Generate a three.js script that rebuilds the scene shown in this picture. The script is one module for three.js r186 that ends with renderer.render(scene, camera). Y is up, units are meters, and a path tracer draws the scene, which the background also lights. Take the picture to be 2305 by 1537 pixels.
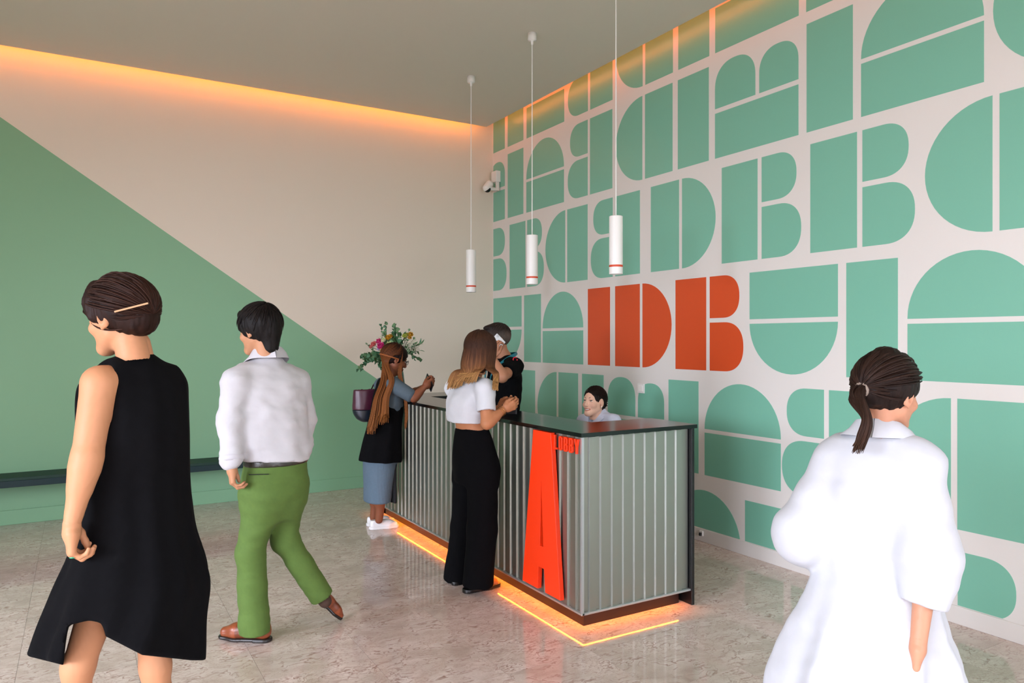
import * as THREE from 'three';
import { ImprovedNoise } from 'three/addons/math/ImprovedNoise.js';
import { mergeGeometries } from 'three/addons/utils/BufferGeometryUtils.js';
import { RoundedBoxGeometry } from 'three/addons/geometries/RoundedBoxGeometry.js';
import { RectAreaLightUniformsLib } from 'three/addons/lights/RectAreaLightUniformsLib.js';

// ───────── camera, sky, large lights, exposure ─────────
const scene = new THREE.Scene();
const W = 2305, H = 1537, FOCAL = 1649, EYE = 1.58, YAW = THREE.MathUtils.degToRad(30.53);
const camera = new THREE.PerspectiveCamera(THREE.MathUtils.radToDeg(2 * Math.atan(H / 2 / FOCAL)), W / H, 0.05, 60);
camera.position.set(0, EYE, 0);
camera.rotation.set(0, -YAW, 0);
camera.setViewOffset(W, H, 0, 2.5, W, H);
const renderer = new THREE.WebGLRenderer({ antialias: true });
renderer.toneMapping = THREE.LinearToneMapping;
renderer.toneMappingExposure = 1.98;
renderer.shadowMap.enabled = true;
scene.background = new THREE.Color(0xcfdcf2);
scene.backgroundIntensity = 1.0;
RectAreaLightUniformsLib.init();

// room: mural wall at x = XR, back wall at z = ZB, glazed wall at x = XL, rear wall behind the camera at z = ZF
const XR = 4.22, ZB = -7.6, XL = -3.4, ZF = 3.6, CEIL = 4.037, TOP = 4.45, GAP = 0.19;

function areaLight(name, color, intensity, w, h, pos, target) {
  const l = new THREE.RectAreaLight(color, intensity, w, h);
  l.name = name; l.position.set(...pos); l.lookAt(...target); scene.add(l);
  return l;
}
// daylight of the overcast sky coming in through the glazed wall on the left and the glazed front behind the camera
const WINDOWS = [[-4.4, -3.3], [-1.9, -0.3], [-0.1, 1.6], [1.8, 3.4]];
areaLight('sky_over_the_street', 0xe8edff, 21.0, 8.6, 3.2, [XL - 3.0, 3.1, 0.0], [XR, 0.6, 0.0]);
areaLight('sky_over_the_forecourt', 0xeaedff, 8.5, 4.6, 3.2, [2.2, 3.1, ZF + 3.0], [2.2, 0.6, ZB]);

// ───────── helpers ─────────
let seed = 7;
const rnd = () => { seed = (seed * 1664525 + 1013904223) >>> 0; return seed / 4294967296; };
const noise = new ImprovedNoise(), nz = (x, y, z) => noise.noise(x, y, z);
const clamp = (x, a = 0, b = 1) => Math.min(b, Math.max(a, x)), lerp = (a, b, t) => a + (b - a) * t;
const used = {};
function numbered(n) { used[n] = (used[n] ?? -1) + 1; return used[n] ? `${n}_${String(used[n]).padStart(3, '0')}` : n; }
function mat(color, roughness = 0.6, extra = {}) { return new THREE.MeshPhysicalMaterial({ color, roughness, ...extra }); }
function shade(o) { o.castShadow = o.receiveShadow = true; return o; }
function part(name, geometry, material, parent, label) {
  const m = shade(new THREE.Mesh(geometry, material)); m.name = numbered(name); parent.add(m);
  if (label) m.userData.label = label;
  return m;
}
function base(name, label, category, pos = [0, 0, 0], turn = 0, group) {
  const g = new THREE.Group(); g.name = numbered(name); g.position.set(...pos); g.rotation.y = turn; scene.add(g);
  g.userData = { label, category }; if (group) g.userData.group = group;
  return g;
}
function struct(name, geometry, material) { const m = part(name, geometry, material, scene); m.userData.kind = 'structure'; return m; }
const box = (x0, x1, y0, y1, z0, z1) => new THREE.BoxGeometry(x1 - x0, y1 - y0, z1 - z0).translate((x0 + x1) / 2, (y0 + y1) / 2, (z0 + z1) / 2);
const rbox = (x0, x1, y0, y1, z0, z1, r = 0.003) => new RoundedBoxGeometry(x1 - x0, y1 - y0, z1 - z0, 2, r).translate((x0 + x1) / 2, (y0 + y1) / 2, (z0 + z1) / 2);
const merge = (list) => mergeGeometries(list.map((g) => { const h = g.index ? g.toNonIndexed() : g; for (const k of Object.keys(h.attributes)) if (!['position', 'normal', 'uv', 'color'].includes(k)) h.deleteAttribute(k); return h; }));
const tube = (pts, r, n = 24, s = 8) => new THREE.TubeGeometry(new THREE.CatmullRomCurve3(pts.map((p) => new THREE.Vector3(...p))), n, r, s);
function dataTexture(n, fill, srgb = true) {
  const a = new Uint8Array(n * n * 4);
  for (let j = 0; j < n; j++) for (let i = 0; i < n; i++) { const c = fill(i / n, j / n), k = (j * n + i) * 4; a[k] = c[0]; a[k + 1] = c[1]; a[k + 2] = c[2]; a[k + 3] = 255; }
  const t = new THREE.DataTexture(a, n, n); t.magFilter = THREE.LinearFilter; t.minFilter = THREE.LinearFilter; t.wrapS = t.wrapT = THREE.RepeatWrapping;
  if (srgb) t.colorSpace = THREE.SRGBColorSpace; t.needsUpdate = true; return t;
}
// ───────── the setting ─────────
function fbm(x, y, z, o = 4) { let s = 0, a = 0.5; for (let i = 0; i < o; i++) { s += a * nz(x, y, z); x *= 2.03; y *= 2.03; z += 3.7; a *= 0.5; } return s; }
const marble = dataTexture(1024, (u, v) => {
  const x = u * 2, y = v * 2;                                            // metres
  const wx = fbm(x * 5, y * 5, 1.3) * 0.22, wy = fbm(x * 5, y * 5, 7.9) * 0.22;
  const cloud = fbm(x * 2.2 + wx, y * 2.2 + wy, 3.1), patch = fbm(x * 9 + wx * 6, y * 9, 5.2);
  const vein = 1 - Math.min(1, Math.abs(fbm(x * 11 + wx * 9, y * 24 + wy * 9, 11.4, 3)) * 16);
  const vein2 = 1 - Math.min(1, Math.abs(fbm(x * 26 + wy * 8, y * 40 + wx * 8, 21.4, 3)) * 13);
  const fleck = nz(x * 160, y * 160, 2.2);
  let r = 212 + cloud * 34 + patch * 30 + fleck * 7, g = 194 + cloud * 34 + patch * 34 + fleck * 7, b = 182 + cloud * 36 + patch * 38 + fleck * 7;
  const k = clamp(vein) * clamp(0.4 + patch * 1.5) * 0.7 + clamp(vein2) * clamp(0.3 + cloud * 1.6) * 0.4;
  r = lerp(r, 120, k); g = lerp(g, 80, k); b = lerp(b, 64, k);
  return [clamp(r, 0, 255), clamp(g, 0, 255), clamp(b, 0, 255)];
});
const marbleMat = new THREE.MeshPhysicalMaterial({ map: marble, roughness: 0.07, specularIntensity: 1, ior: 1.6 });
const floor = struct('floor', box(XL - 0.3, XR + 0.2, -0.2, -0.004, ZB - 0.2, ZF + 0.2), mat(0x5b5048, 0.8));
const TILE = 0.5, rest = [];
for (let i = 0, x = 2.74 - 13 * TILE; x < XR; x += TILE, i++) for (let z = -8.0; z < ZF; z += TILE) {
  const x0 = Math.max(XL - 0.3, x), x1 = Math.min(XR, x + TILE), z0 = Math.max(ZB, z), z1 = Math.min(ZF, z + TILE);
  if (x1 - x0 < 0.02 || z1 - z0 < 0.02) continue;
  const g = box(x0 + 0.0006, x1 - 0.0006, -0.02, 0, z0 + 0.0006, z1 - 0.0006), uv = g.attributes.uv, p = g.attributes.position, ou = rnd() * 0.74, ov = rnd() * 0.74, fl = rnd() < 0.5 ? 1 : 0;
  for (let k = 0; k < p.count; k++) { const a = (p.getX(k) - x) / 2, b = (p.getZ(k) - z) / 2; uv.setXY(k, ou + (fl ? 0.25 - a : a), ov + b); }
  if (z0 > -1.01 || x1 < -2.5) rest.push(g); else part('tile', g, marbleMat, floor);
}
part('tiles_beyond_the_view', merge(rest), marbleMat, floor).userData.kind = 'stuff';

const plaster = dataTexture(256, (u, v) => { const k = 128 + 40 * nz(u * 30, v * 30, 0.5) + 40 * nz(u * 90, v * 90, 4.5); return [k, k, k]; }, false);
plaster.repeat.set(1, 1);
const CREAM = 0xe9ddcb, WHITE = 0xe8e3dc;
const paint = (c, rough, o = {}) => mat(c, rough, o);
const creamPaint = paint(CREAM, 0.55), greenPaint = paint(0x86b68f, 0.5), wallWhite = paint(WHITE, 0.5), mint = paint(0x7fc0a6, 0.32), terracotta = paint(0xdc5020, 0.42);

// back wall: cream, with the sage green field below the diagonal laid on as a painted skin
const back = struct('wall_back', box(XL - 0.3, XR + 0.3, 0, TOP, ZB - 0.25, ZB), creamPaint);
{
  const s = new THREE.Shape(); const yAt = (x) => 3.485 - 0.6905 * (x + 0.587);
  s.moveTo(XL, 0.125); s.lineTo(XR, 0.125); s.lineTo(XR, yAt(XR)); s.lineTo(XL + 0.0, Math.min(TOP, yAt(XL))); s.lineTo(XL, 0.125);
  const x45 = -0.587 - (CEIL + 0.2 - 3.485) / 0.6905;
  const q = new THREE.Shape(); q.moveTo(XL, 0.125); q.lineTo(XR, 0.125); q.lineTo(XR, yAt(XR)); q.lineTo(x45, CEIL + 0.2); q.lineTo(XL, CEIL + 0.2); q.closePath();
  part('painted_field', new THREE.ExtrudeGeometry(q, { depth: 0.0015, bevelEnabled: false }).translate(0, 0, ZB), greenPaint, back, 'sage green painted field below the diagonal');
}
struct('baseboard_back', rbox(XL, XR - 0.012, 0, 0.125, ZB, ZB + 0.012, 0.003), greenPaint);

// mural wall and its stencil letters, row by row
const right = struct('wall_right', box(XR, XR + 0.25, 0, TOP, ZB - 0.25, ZF + 0.25), wallWhite);
struct('baseboard_right', rbox(XR - 0.012, XR, 0, 0.1, ZB + 0.012, ZF, 0.003), wallWhite);
const LH = 0.73, G1 = 0.033;
const rect = (x0, y0, x1, y1) => [[x0, y0], [x1, y0], [x1, y1], [x0, y1]];
function lobe(x0, y0, x1, y1, side) {                                     // flat on one side, round on the other
  const r = (y1 - y0) / 2, cx = side > 0 ? x1 - Math.min(r, x1 - x0) : x0 + Math.min(r, x1 - x0), rx = side > 0 ? x1 - cx : cx - x0, out = [], flat = side > 0 ? x0 : x1;
  out.push([flat, y0]);
  for (let i = 0; i <= 28; i++) { const a = -Math.PI / 2 + (Math.PI * i) / 28, e = rx / (x1 - x0) > 0.95 ? 1 : 0.86, c = Math.sign(Math.cos(a)) * Math.abs(Math.cos(a)) ** e, s = Math.sign(Math.sin(a)) * Math.abs(Math.sin(a)) ** e; out.push([cx + side * rx * c, (y0 + y1) / 2 + r * s]); }
  out.push([flat, y1]);
  return out;
}
const turn90 = (pts, x, y, flip) => pts.map(([a, b]) => [x + b, flip ? y - a : y + a]);
const SW = 0.343, GLYPH = {
  I: () => [rect(0, 0, SW, LH)],
  D: () => [rect(0, 0, SW, LH), lobe(SW + 0.035, 0, SW + 0.4, LH, 1)],
  d: () => [lobe(0, 0, 0.365, LH, -1), rect(0.4, 0, 0.4 + SW, LH)],
  B: () => [rect(0, 0, SW, LH), lobe(SW + 0.037, 0, SW + 0.372, 0.373, 1), lobe(SW + 0.037, 0.407, SW + 0.334, LH, 1)],
  b: () => [lobe(0, 0, 0.335, 0.373, -1), lobe(0.04, 0.407, 0.335, LH, -1), rect(0.372, 0, 0.372 + SW, LH)],
  A: () => [rect(0, 0, 0.725, 0.333), turn90(lobe(0, -0.725, 0.368, 0, 1), 0.725, 0.362)],
  U: () => [rect(0, 0.389, 0.725, LH), turn90(lobe(0, -0.725, 0.356, 0, 1), 0.725, 0.356, true)],
  R: () => [rect(0, 0, 0.762, 0.346), turn90(lobe(0, -0.392, 0.342, 0, 1), 0.392, 0.381), turn90(lobe(0, -0.335, 0.305, 0, 1), 0.762, 0.381)],
};
const ROWS = [
  [3.793, [['I', -7.66], ['I', -7.251], ['A', -6.84], ['b', -6.049], ['d', -5.281], ['I', -4.475], ['R', -4.07], ['I', -3.248], ['A', -2.847], ['D', -2.06], ['I', -1.26], ['B', -0.86]]],
  [2.98, [['R', -8.079], ['I', -7.251], ['A', -6.845], ['b', -6.052], ['d', -5.285], ['I', -4.48], ['R', -4.072], ['I', -3.245], ['A', -2.845], ['d', -2.074], ['I', -1.27], ['A', -0.86]]],
  [2.165, [['B', -7.994], ['B', -7.208], ['d', -6.462], ['b', -5.667], ['D', -4.809], ['B', -4.003], ['B', -3.216], ['d', -2.442], ['I', -1.63], ['A', -1.22], ['B', -0.43]]],
  [1.345, [['U', -7.67], ['I', -6.892], ['A', -6.515], ['I', -5.714, 1], ['D', -5.296, 1], ['B', -4.507, 1], ['U', -3.733], ['I', -2.948], ['A', -2.546], ['D', -1.76], ['I', -0.96]]],
  [0.525, [['A', -7.78], ['I', -7.008], ['d', -6.618], ['I', -5.81], ['R', -5.405], ['I', -4.59], ['A', -4.181], ['b', -3.446], ['d', -2.66], ['B', -1.86], ['I', -1.1], ['A', -0.7]]],
  [-0.326, [['B', -6.7], ['I', -5.93], ['D', -5.5], ['A', -4.544], ['I', -3.776], ['U', -3.372], ['B', -2.638], ['I', -1.86], ['D', -1.44], ['A', -0.62]]],
];
const Z0 = ZB + 0.012, Y0 = 0.103, Y1 = TOP - 0.1;
function clipPoly(pts, inside, cut) {                                     // Sutherland-Hodgman against one line
  const out = [];
  pts.forEach((p, i) => { const q = pts[(i + 1) % pts.length], a = inside(p), b = inside(q); if (a) out.push(p); if (a !== b) out.push(cut(p, q)); });
  return out;
}
const KIND = { I: 'i', D: 'd', d: 'd', B: 'b', b: 'b', A: 'a', U: 'u', R: 'b' };
for (const [y, letters] of ROWS) for (const [k, z, hot] of letters) {
  const holder = new THREE.Group(), m = hot ? terracotta : mint;
  holder.name = numbered('mural_letter');
  holder.userData.label = hot ? `terracotta painted stencil letter ${KIND[k].toUpperCase()}` : `mint green painted stencil letter ${KIND[k].toUpperCase()}`;
  for (let pts of GLYPH[k]()) {
    pts = pts.map(([a, b]) => [z + a, y + b]);
    const at = (i, v) => (p, q) => { const t = (v - p[i]) / (q[i] - p[i]); return [lerp(p[0], q[0], t), lerp(p[1], q[1], t)]; };
    pts = clipPoly(pts, (p) => p[0] >= Z0, at(0, Z0)); if (pts.length) pts = clipPoly(pts, (p) => p[1] >= Y0, at(1, Y0)); if (pts.length) pts = clipPoly(pts, (p) => p[1] <= Y1, at(1, Y1));
    if (pts.length < 3) continue;
    const s = new THREE.Shape(pts.map(([a, b]) => new THREE.Vector2(a, b)));
    // shape x runs along world z; turn it so that it lies on the wall and faces the room
    const g = new THREE.ExtrudeGeometry(s, { depth: 0.0012, bevelEnabled: false }).applyMatrix4(new THREE.Matrix4().makeBasis(new THREE.Vector3(0, 0, 1), new THREE.Vector3(0, 1, 0), new THREE.Vector3(-1, 0, 0))).translate(XR, 0, 0);
    part('letter_block', g, m, holder);
  }
  if (holder.children.length) right.add(holder);
}

// glazed wall on the left, glazed front behind the camera
function bars(along, at, depth, a, b, posts, openings) { return 0; }
const frameMat = mat(0x3a3d3e, 0.4, { metalness: 0.6 }), glassMat = mat(0xffffff, 0.02, { transmission: 1, thickness: 0, ior: 1.5 });
{
  const g = [box(XL - 0.25, XL, 2.5, TOP, ZB, ZF), box(XL - 0.25, XL, 0, 0.08, ZB, ZF), box(XL - 0.25, XL, 0, 2.5, ZB, -4.4)];
  let z = -4.4;
  for (const [a, b] of WINDOWS) { if (a > z) g.push(box(XL - 0.2, XL - 0.02, 0.08, 2.5, z, a)); z = b; }
  g.push(box(XL - 0.25, XL, 0.08, 2.5, z, ZF));
  struct('wall_left', merge(g), creamPaint);
  WINDOWS.forEach(([a, b], i) => {
    const w = struct(`window_${i + 1}`, merge([box(XL - 0.13, XL - 0.07, 0.08, 0.13, a, b), box(XL - 0.13, XL - 0.07, 2.45, 2.5, a, b), box(XL - 0.13, XL - 0.07, 0.13, 2.45, a, a + 0.05), box(XL - 0.13, XL - 0.07, 0.13, 2.45, b - 0.05, b)]), frameMat);
    part('pane', box(XL - 0.106, XL - 0.098, 0.13, 2.45, a + 0.05, b - 0.05), glassMat, w);
  });
  struct('wall_front', merge([box(XL, XR, 2.5, TOP, ZF, ZF + 0.25), box(XL, XR, 0, 0.08, ZF, ZF + 0.25), box(XL, 0.1, 0.08, 2.5, ZF, ZF + 0.25), box(3.7, XR, 0.08, 2.5, ZF, ZF + 0.25)]), creamPaint);
  const w = struct('window_5', merge([box(0.1, 3.7, 0.08, 0.13, ZF + 0.07, ZF + 0.13), box(0.1, 3.7, 2.45, 2.5, ZF + 0.07, ZF + 0.13), box(0.1, 0.15, 0.13, 2.45, ZF + 0.07, ZF + 0.13), box(3.65, 3.7, 0.13, 2.45, ZF + 0.07, ZF + 0.13), box(1.87, 1.93, 0.13, 2.45, ZF + 0.07, ZF + 0.13)]), frameMat);
  for (const [a, b] of [[0.15, 1.87], [1.93, 3.65]]) part('pane', box(a, b, 0.13, 2.45, ZF + 0.096, ZF + 0.104), glassMat, w);
}

struct('ground_outside', merge([box(-16, XL - 0.3, -0.25, -0.05, -14, 14), box(XL - 0.3, 14, -0.25, -0.05, ZF + 0.25, 14)]), mat(0x8f8c86, 0.9));

// suspended ceiling slab that stops short of the back and mural walls; light coves in the gap
struct('ceiling', box(XL, XR - GAP, CEIL, CEIL + 0.16, ZB + GAP, ZF), paint(0xd9d2c2, 0.7));
struct('ceiling_slab', box(XL - 0.3, XR + 0.3, TOP, TOP + 0.2, ZB - 0.3, ZF + 0.3), creamPaint);
const amberGlow = new THREE.MeshStandardMaterial({ color: 0x442200, emissive: 0xff8a1e, emissiveIntensity: 2.5 });
{
  const c1 = base('cove_light', 'amber LED strip in the cove along the back wall', 'light strip');
  part('led_strip', box(XL + 0.05, XR - GAP - 0.02, CEIL + 0.085, CEIL + 0.105, ZB + GAP - 0.012, ZB + GAP - 0.001), amberGlow, c1);
  const c2 = base('cove_light', 'amber LED strip in the cove along the lettered wall', 'light strip');
  part('led_strip', box(XR - GAP + 0.001, XR - GAP + 0.012, CEIL + 0.085, CEIL + 0.105, ZB + GAP + 0.02, ZF - 0.05), amberGlow, c2);
  const lenX = XR - GAP - XL - 0.1, lenZ = ZF - ZB - GAP - 0.1, yc = CEIL + 0.095;
  areaLight('cove_glow_back', 0xff9020, 14, lenX, 0.02, [(XL + XR - GAP) / 2, yc, ZB + GAP - 0.015], [(XL + XR - GAP) / 2, yc, ZB]);
  areaLight('cove_glow_right', 0xff6a10, 8, lenZ, 0.02, [XR - GAP + 0.015, yc, (ZB + ZF + GAP) / 2], [XR, yc, (ZB + ZF + GAP) / 2]);
}
// ───────── reception desk ─────────
const black = mat(0x0c0c0e, 0.3), counterMat = mat(0x0b0a0b, 0.16, { specularIntensity: 1, ior: 1.55 }), galvanised = (() => {
  const t = dataTexture(256, (u, v) => { const k = 200 + 12 * nz(u * 24, v * 24, 1.5) + 10 * nz(u * 50, v * 50, 8.5); return [k, k, k]; }, false);
  return new THREE.MeshPhysicalMaterial({ color: 0xa2a59c, metalness: 1, roughness: 0.44 });
})();
const trimMetal = mat(0xc9cdce, 0.45, { metalness: 0.9 }), plinthMat = mat(0x1c0c08, 0.3), orange = mat(0xff3c0c, 0.4);
const DX0 = 2.345, DX1 = 3.165, DZ0 = -6.42, DZ1 = -3.23, PB = 0.085, CT = 1.08;
const desk = base('reception_desk', 'reception desk clad in corrugated galvanised metal with black counter and amber underglow', 'desk', [DX0, 0, DZ1]);
const D = (g) => g.translate(-DX0, 0, -DZ1);                              // world coordinates to the desk's own
function corrugated(len, flip) {                                          // profile in (along, out), extruded upwards
  const pitch = 0.0795, d = 0.01, top = [], n = Math.floor(len / pitch), off = (len - n * pitch) / 2;
  top.push([0, 0]);
  for (let i = 0; i < n; i++) { const s = off + i * pitch; top.push([s + 0.008, 0], [s + 0.013, d], [s + 0.056, d], [s + 0.061, 0]); }
  top.push([len, 0]);
  const s = new THREE.Shape([...top.map(([a, b]) => new THREE.Vector2(a, b)), ...top.reverse().map(([a, b]) => new THREE.Vector2(a, b - 0.0012))]);
  const g = new THREE.ExtrudeGeometry(s, { depth: CT - 0.03 - PB - 0.012, bevelEnabled: false });     // shape x along, y out, z up
  const uv = g.attributes.uv; for (let i = 0; i < uv.count; i++) uv.setXY(i, uv.getX(i) * 1.4, uv.getY(i) * 1.4);
  return g;
}
const upY = PB + 0.012, V3 = (...a) => new THREE.Vector3(...a);
// long face: along world +z from the far end, outwards -x ; short face: along +x, outwards +z
part('corrugated_panel', D(corrugated(DZ1 - DZ0 - 0.012).applyMatrix4(new THREE.Matrix4().makeBasis(V3(0, 0, 1), V3(-1, 0, 0), V3(0, -1, 0))).translate(DX0 + 0.017, CT - 0.03, DZ0 + 0.004)), galvanised, desk);
part('corrugated_panel', D(corrugated(DX1 - DX0 - 0.04).applyMatrix4(new THREE.Matrix4().makeBasis(V3(1, 0, 0), V3(0, 0, 1), V3(0, -1, 0))).translate(DX0 + 0.012, CT - 0.03, DZ1 - 0.017)), galvanised, desk);
part('corner_trim', D(merge([rbox(DX0 - 0.001, DX0 + 0.014, upY, CT - 0.022, DZ1 - 0.002, DZ1 + 0.0015, 0.001), rbox(DX0 - 0.0015, DX0 + 0.002, upY, CT - 0.022, DZ1 - 0.016, DZ1 + 0.0015, 0.001)])), trimMetal, desk);
part('bottom_trim', D(merge([rbox(DX0 - 0.004, DX0 + 0.016, PB, PB + 0.012, DZ0, DZ1 + 0.004, 0.002), rbox(DX0 + 0.0, DX1 - 0.022, PB, PB + 0.012, DZ1 - 0.016, DZ1 + 0.004, 0.002)])), trimMetal, desk);
part('plinth', D(merge([box(DX0 + 0.055, DX1 - 0.06, 0, PB + 0.04, DZ1 - 0.1, DZ1 - 0.06), box(DX0 + 0.055, DX0 + 0.095, 0, PB + 0.04, DZ0 + 0.04, DZ1 - 0.1), box(DX0 + 0.055, DX1 - 0.06, 0, PB + 0.04, DZ0 + 0.04, DZ0 + 0.08)])), plinthMat, desk);
part('end_board', D(rbox(DX1 - 0.022, DX1, 0, CT - 0.022, DZ1 - 0.4, DZ1 + 0.012, 0.003)), black, desk);
part('carcass', D(merge([box(DX0 + 0.018, DX0 + 0.06, PB + 0.02, CT - 0.022, DZ0 + 0.02, DZ1 - 0.02), box(DX0 + 0.06, DX1 - 0.022, PB + 0.02, CT - 0.022, DZ1 - 0.06, DZ1 - 0.019), box(DX0 + 0.018, DX1, PB + 0.02, CT - 0.022, DZ0 + 0.02, DZ0 + 0.06)])), black, desk);
part('work_surface', D(rbox(DX0 + 0.06, DX0 + 0.4, 0.72, 0.745, DZ0 + 0.06, DZ1 - 0.06, 0.004)), mat(0x2a2b2d, 0.5), desk);
{
  const s = new THREE.Shape(), a = DX0 - 0.022, b = DX1 + 0.006, f = DZ1 + 0.026, k = DZ0 - 0.02, wl = DX0 + 0.35, wz = DZ1 - 0.385, kz = DZ0 + 0.42;
  [[a, -f], [b, -f], [b, -wz], [wl, -wz], [wl, -kz], [b, -kz], [b, -k], [a, -k]].forEach(([x, y], i) => (i ? s.lineTo(x, y) : s.moveTo(x, y)));
  const g = new THREE.ExtrudeGeometry(s, { depth: 0.02, bevelEnabled: true, bevelSize: 0.0015, bevelThickness: 0.0015, bevelSegments: 2 }).rotateX(-Math.PI / 2).translate(0, CT - 0.022, 0);
  part('countertop', D(g), counterMat, desk, 'glossy black countertop');
}
// under-counter light: LED strips behind the lip, and the light they give
part('led_strip', D(box(DX0 + 0.0375, DX0 + 0.0425, PB + 0.012, PB + 0.016, DZ0 + 0.04, DZ1 - 0.04)), amberGlow, desk);
part('led_strip', D(box(DX0 + 0.04, DX1 - 0.08, PB + 0.012, PB + 0.018, DZ1 - 0.0425, DZ1 - 0.0375)), amberGlow, desk);
areaLight('plinth_glow_long', 0xff841a, 70, DZ1 - DZ0 - 0.08, 0.005, [DX0 + 0.04, PB + 0.011, (DZ0 + DZ1) / 2], [DX0 + 0.04 - 1e-4, 0, (DZ0 + DZ1) / 2]);
scene.children.at(-1).rotation.set(-Math.PI / 2, 0, Math.PI / 2);
areaLight('plinth_glow_short', 0xff841a, 70, DX1 - DX0 - 0.12, 0.005, [(DX0 + DX1) / 2 - 0.02, PB + 0.011, DZ1 - 0.04], [0, 0, 0]);
scene.children.at(-1).rotation.set(-Math.PI / 2, 0, 0);
// sign letters standing off the long face
const onFace = (s, depth, x) => D(new THREE.ExtrudeGeometry(s, { depth, bevelEnabled: true, bevelSize: 0.001, bevelThickness: 0.001, bevelSegments: 1 }).applyMatrix4(new THREE.Matrix4().makeBasis(V3(0, 0, 1), V3(0, 1, 0), V3(-1, 0, 0))).translate(x, 0, 0));
const shapeOf = (pts, ...holes) => { const s = new THREE.Shape(pts.map(([a, b]) => new THREE.Vector2(a, b))); for (const h of holes) s.holes.push(new THREE.Path(h.map(([a, b]) => new THREE.Vector2(a, b)))); return s; };
part('sign_letter', onFace(shapeOf([[-3.8, 0.124], [-3.632, 0.124], [-3.622, 0.256], [-3.561, 0.256], [-3.548, 0.124], [-3.396, 0.124], [-3.492, 1.05], [-3.678, 1.05]], [[-3.608, 0.381], [-3.59, 0.774], [-3.569, 0.381]]), 0.026, DX0 - 0.003), orange, desk, 'tall orange capital letter A');
{
  const y0 = 0.961, y1 = 1.041, w = 0.032, t = 0.0088, glyphs = {
    L: (z) => shapeOf([[z, y0], [z + w * 0.85, y0], [z + w * 0.85, y0 + t], [z + t, y0 + t], [z + t, y1], [z, y1]]),
    O: (z) => { const r = (a, b, c, d, q) => { const o = []; for (const [cx, cy, s] of [[c - q, b + q, -1], [c - q, d - q, 0], [a + q, d - q, 1], [a + q, b + q, 2]]) for (let i = 0; i <= 5; i++) { const g = ((s + i / 5) * Math.PI) / 2; o.push([cx + q * Math.cos(g), cy + q * Math.sin(g)]); } return o; }; return shapeOf(r(z, y0, z + w, y1, 0.015), r(z + t, y0 + t, z + w - t, y1 - t, 0.005).reverse()); },
    B: (z) => { const m = (y0 + y1) / 2; return shapeOf([[z, y0], [z + w - 0.008, y0], [z + w, y0 + 0.008], [z + w, m - 0.006], [z + w - 0.005, m], [z + w - 0.001, m + 0.006], [z + w - 0.001, y1 - 0.008], [z + w - 0.008, y1], [z, y1]], [[z + t, y0 + t], [z + t, m - 0.0045], [z + w - t, m - 0.0045], [z + w - t, y0 + t]], [[z + t, m + 0.0045], [z + t, y1 - t], [z + w - t, y1 - t], [z + w - t, m + 0.0045]]); },
    Y: (z) => shapeOf([[z + w / 2 - t / 2, y0], [z + w / 2 + t / 2, y0], [z + w / 2 + t / 2, y0 + 0.034], [z + w + 0.002, y1], [z + w - t + 0.002, y1], [z + w / 2, y0 + 0.052], [z + t - 0.002, y1], [z - 0.002, y1], [z + w / 2 - t / 2, y0 + 0.034]]),
  };
  [...'LOBBY'].forEach((c, i) => part('sign_letter', onFace(glyphs[c](-3.482 + i * 0.0505), 0.012, DX0 - 0.003), orange, desk, `small orange capital letter ${c}`));
}

// ───────── fittings on walls and ceiling ─────────
const white = mat(0xf2f0ea, 0.35), stripeMat = mat(0xd6481f, 0.5);
const pend = (label, x, z) => {
  const t = base('pendant_light', label, 'lamp', [x, CEIL, z], 0, 'white cylinder pendants over the desk');
  part('ceiling_rose', new THREE.LatheGeometry([[0, 0], [0.036, 0], [0.036, -0.05], [0.03, -0.06], [0.012, -0.062], [0.009, -0.09], [0, -0.09]].map(([a, b]) => new THREE.Vector2(a, b)).reverse(), 28), white, t);
  const yTop = 2.422 - CEIL, L = 0.394, r = 0.046;
  part('cord', new THREE.CylinderGeometry(0.004, 0.004, -yTop - 0.08, 8).translate(0, (yTop - 0.08) / 2, 0), white, t);
  part('shade', new THREE.LatheGeometry([[0, 0], [r - 0.003, 0], [r, -0.003], [r, -L + 0.002], [r - 0.002, -L], [r - 0.006, -L], [r - 0.006, -L + 0.05], [0, -L + 0.05]].map(([a, b]) => new THREE.Vector2(a, yTop + b)).reverse(), 40), white, t);
  part('stripe', new THREE.CylinderGeometry(r + 0.0006, r + 0.0006, 0.014, 40, 1, true).translate(0, yTop - L + 0.055, 0), stripeMat, t, 'terracotta band');
};
pend('white cylinder pendant nearest the back wall, in front of the cream paint', 3.137, -6.07);
pend('middle white cylinder pendant of the three, hanging over the standing man in black', 3.118, -4.97);
pend('white cylinder pendant nearest the viewer, hanging above the orange letters', 3.13, -3.92);

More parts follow.
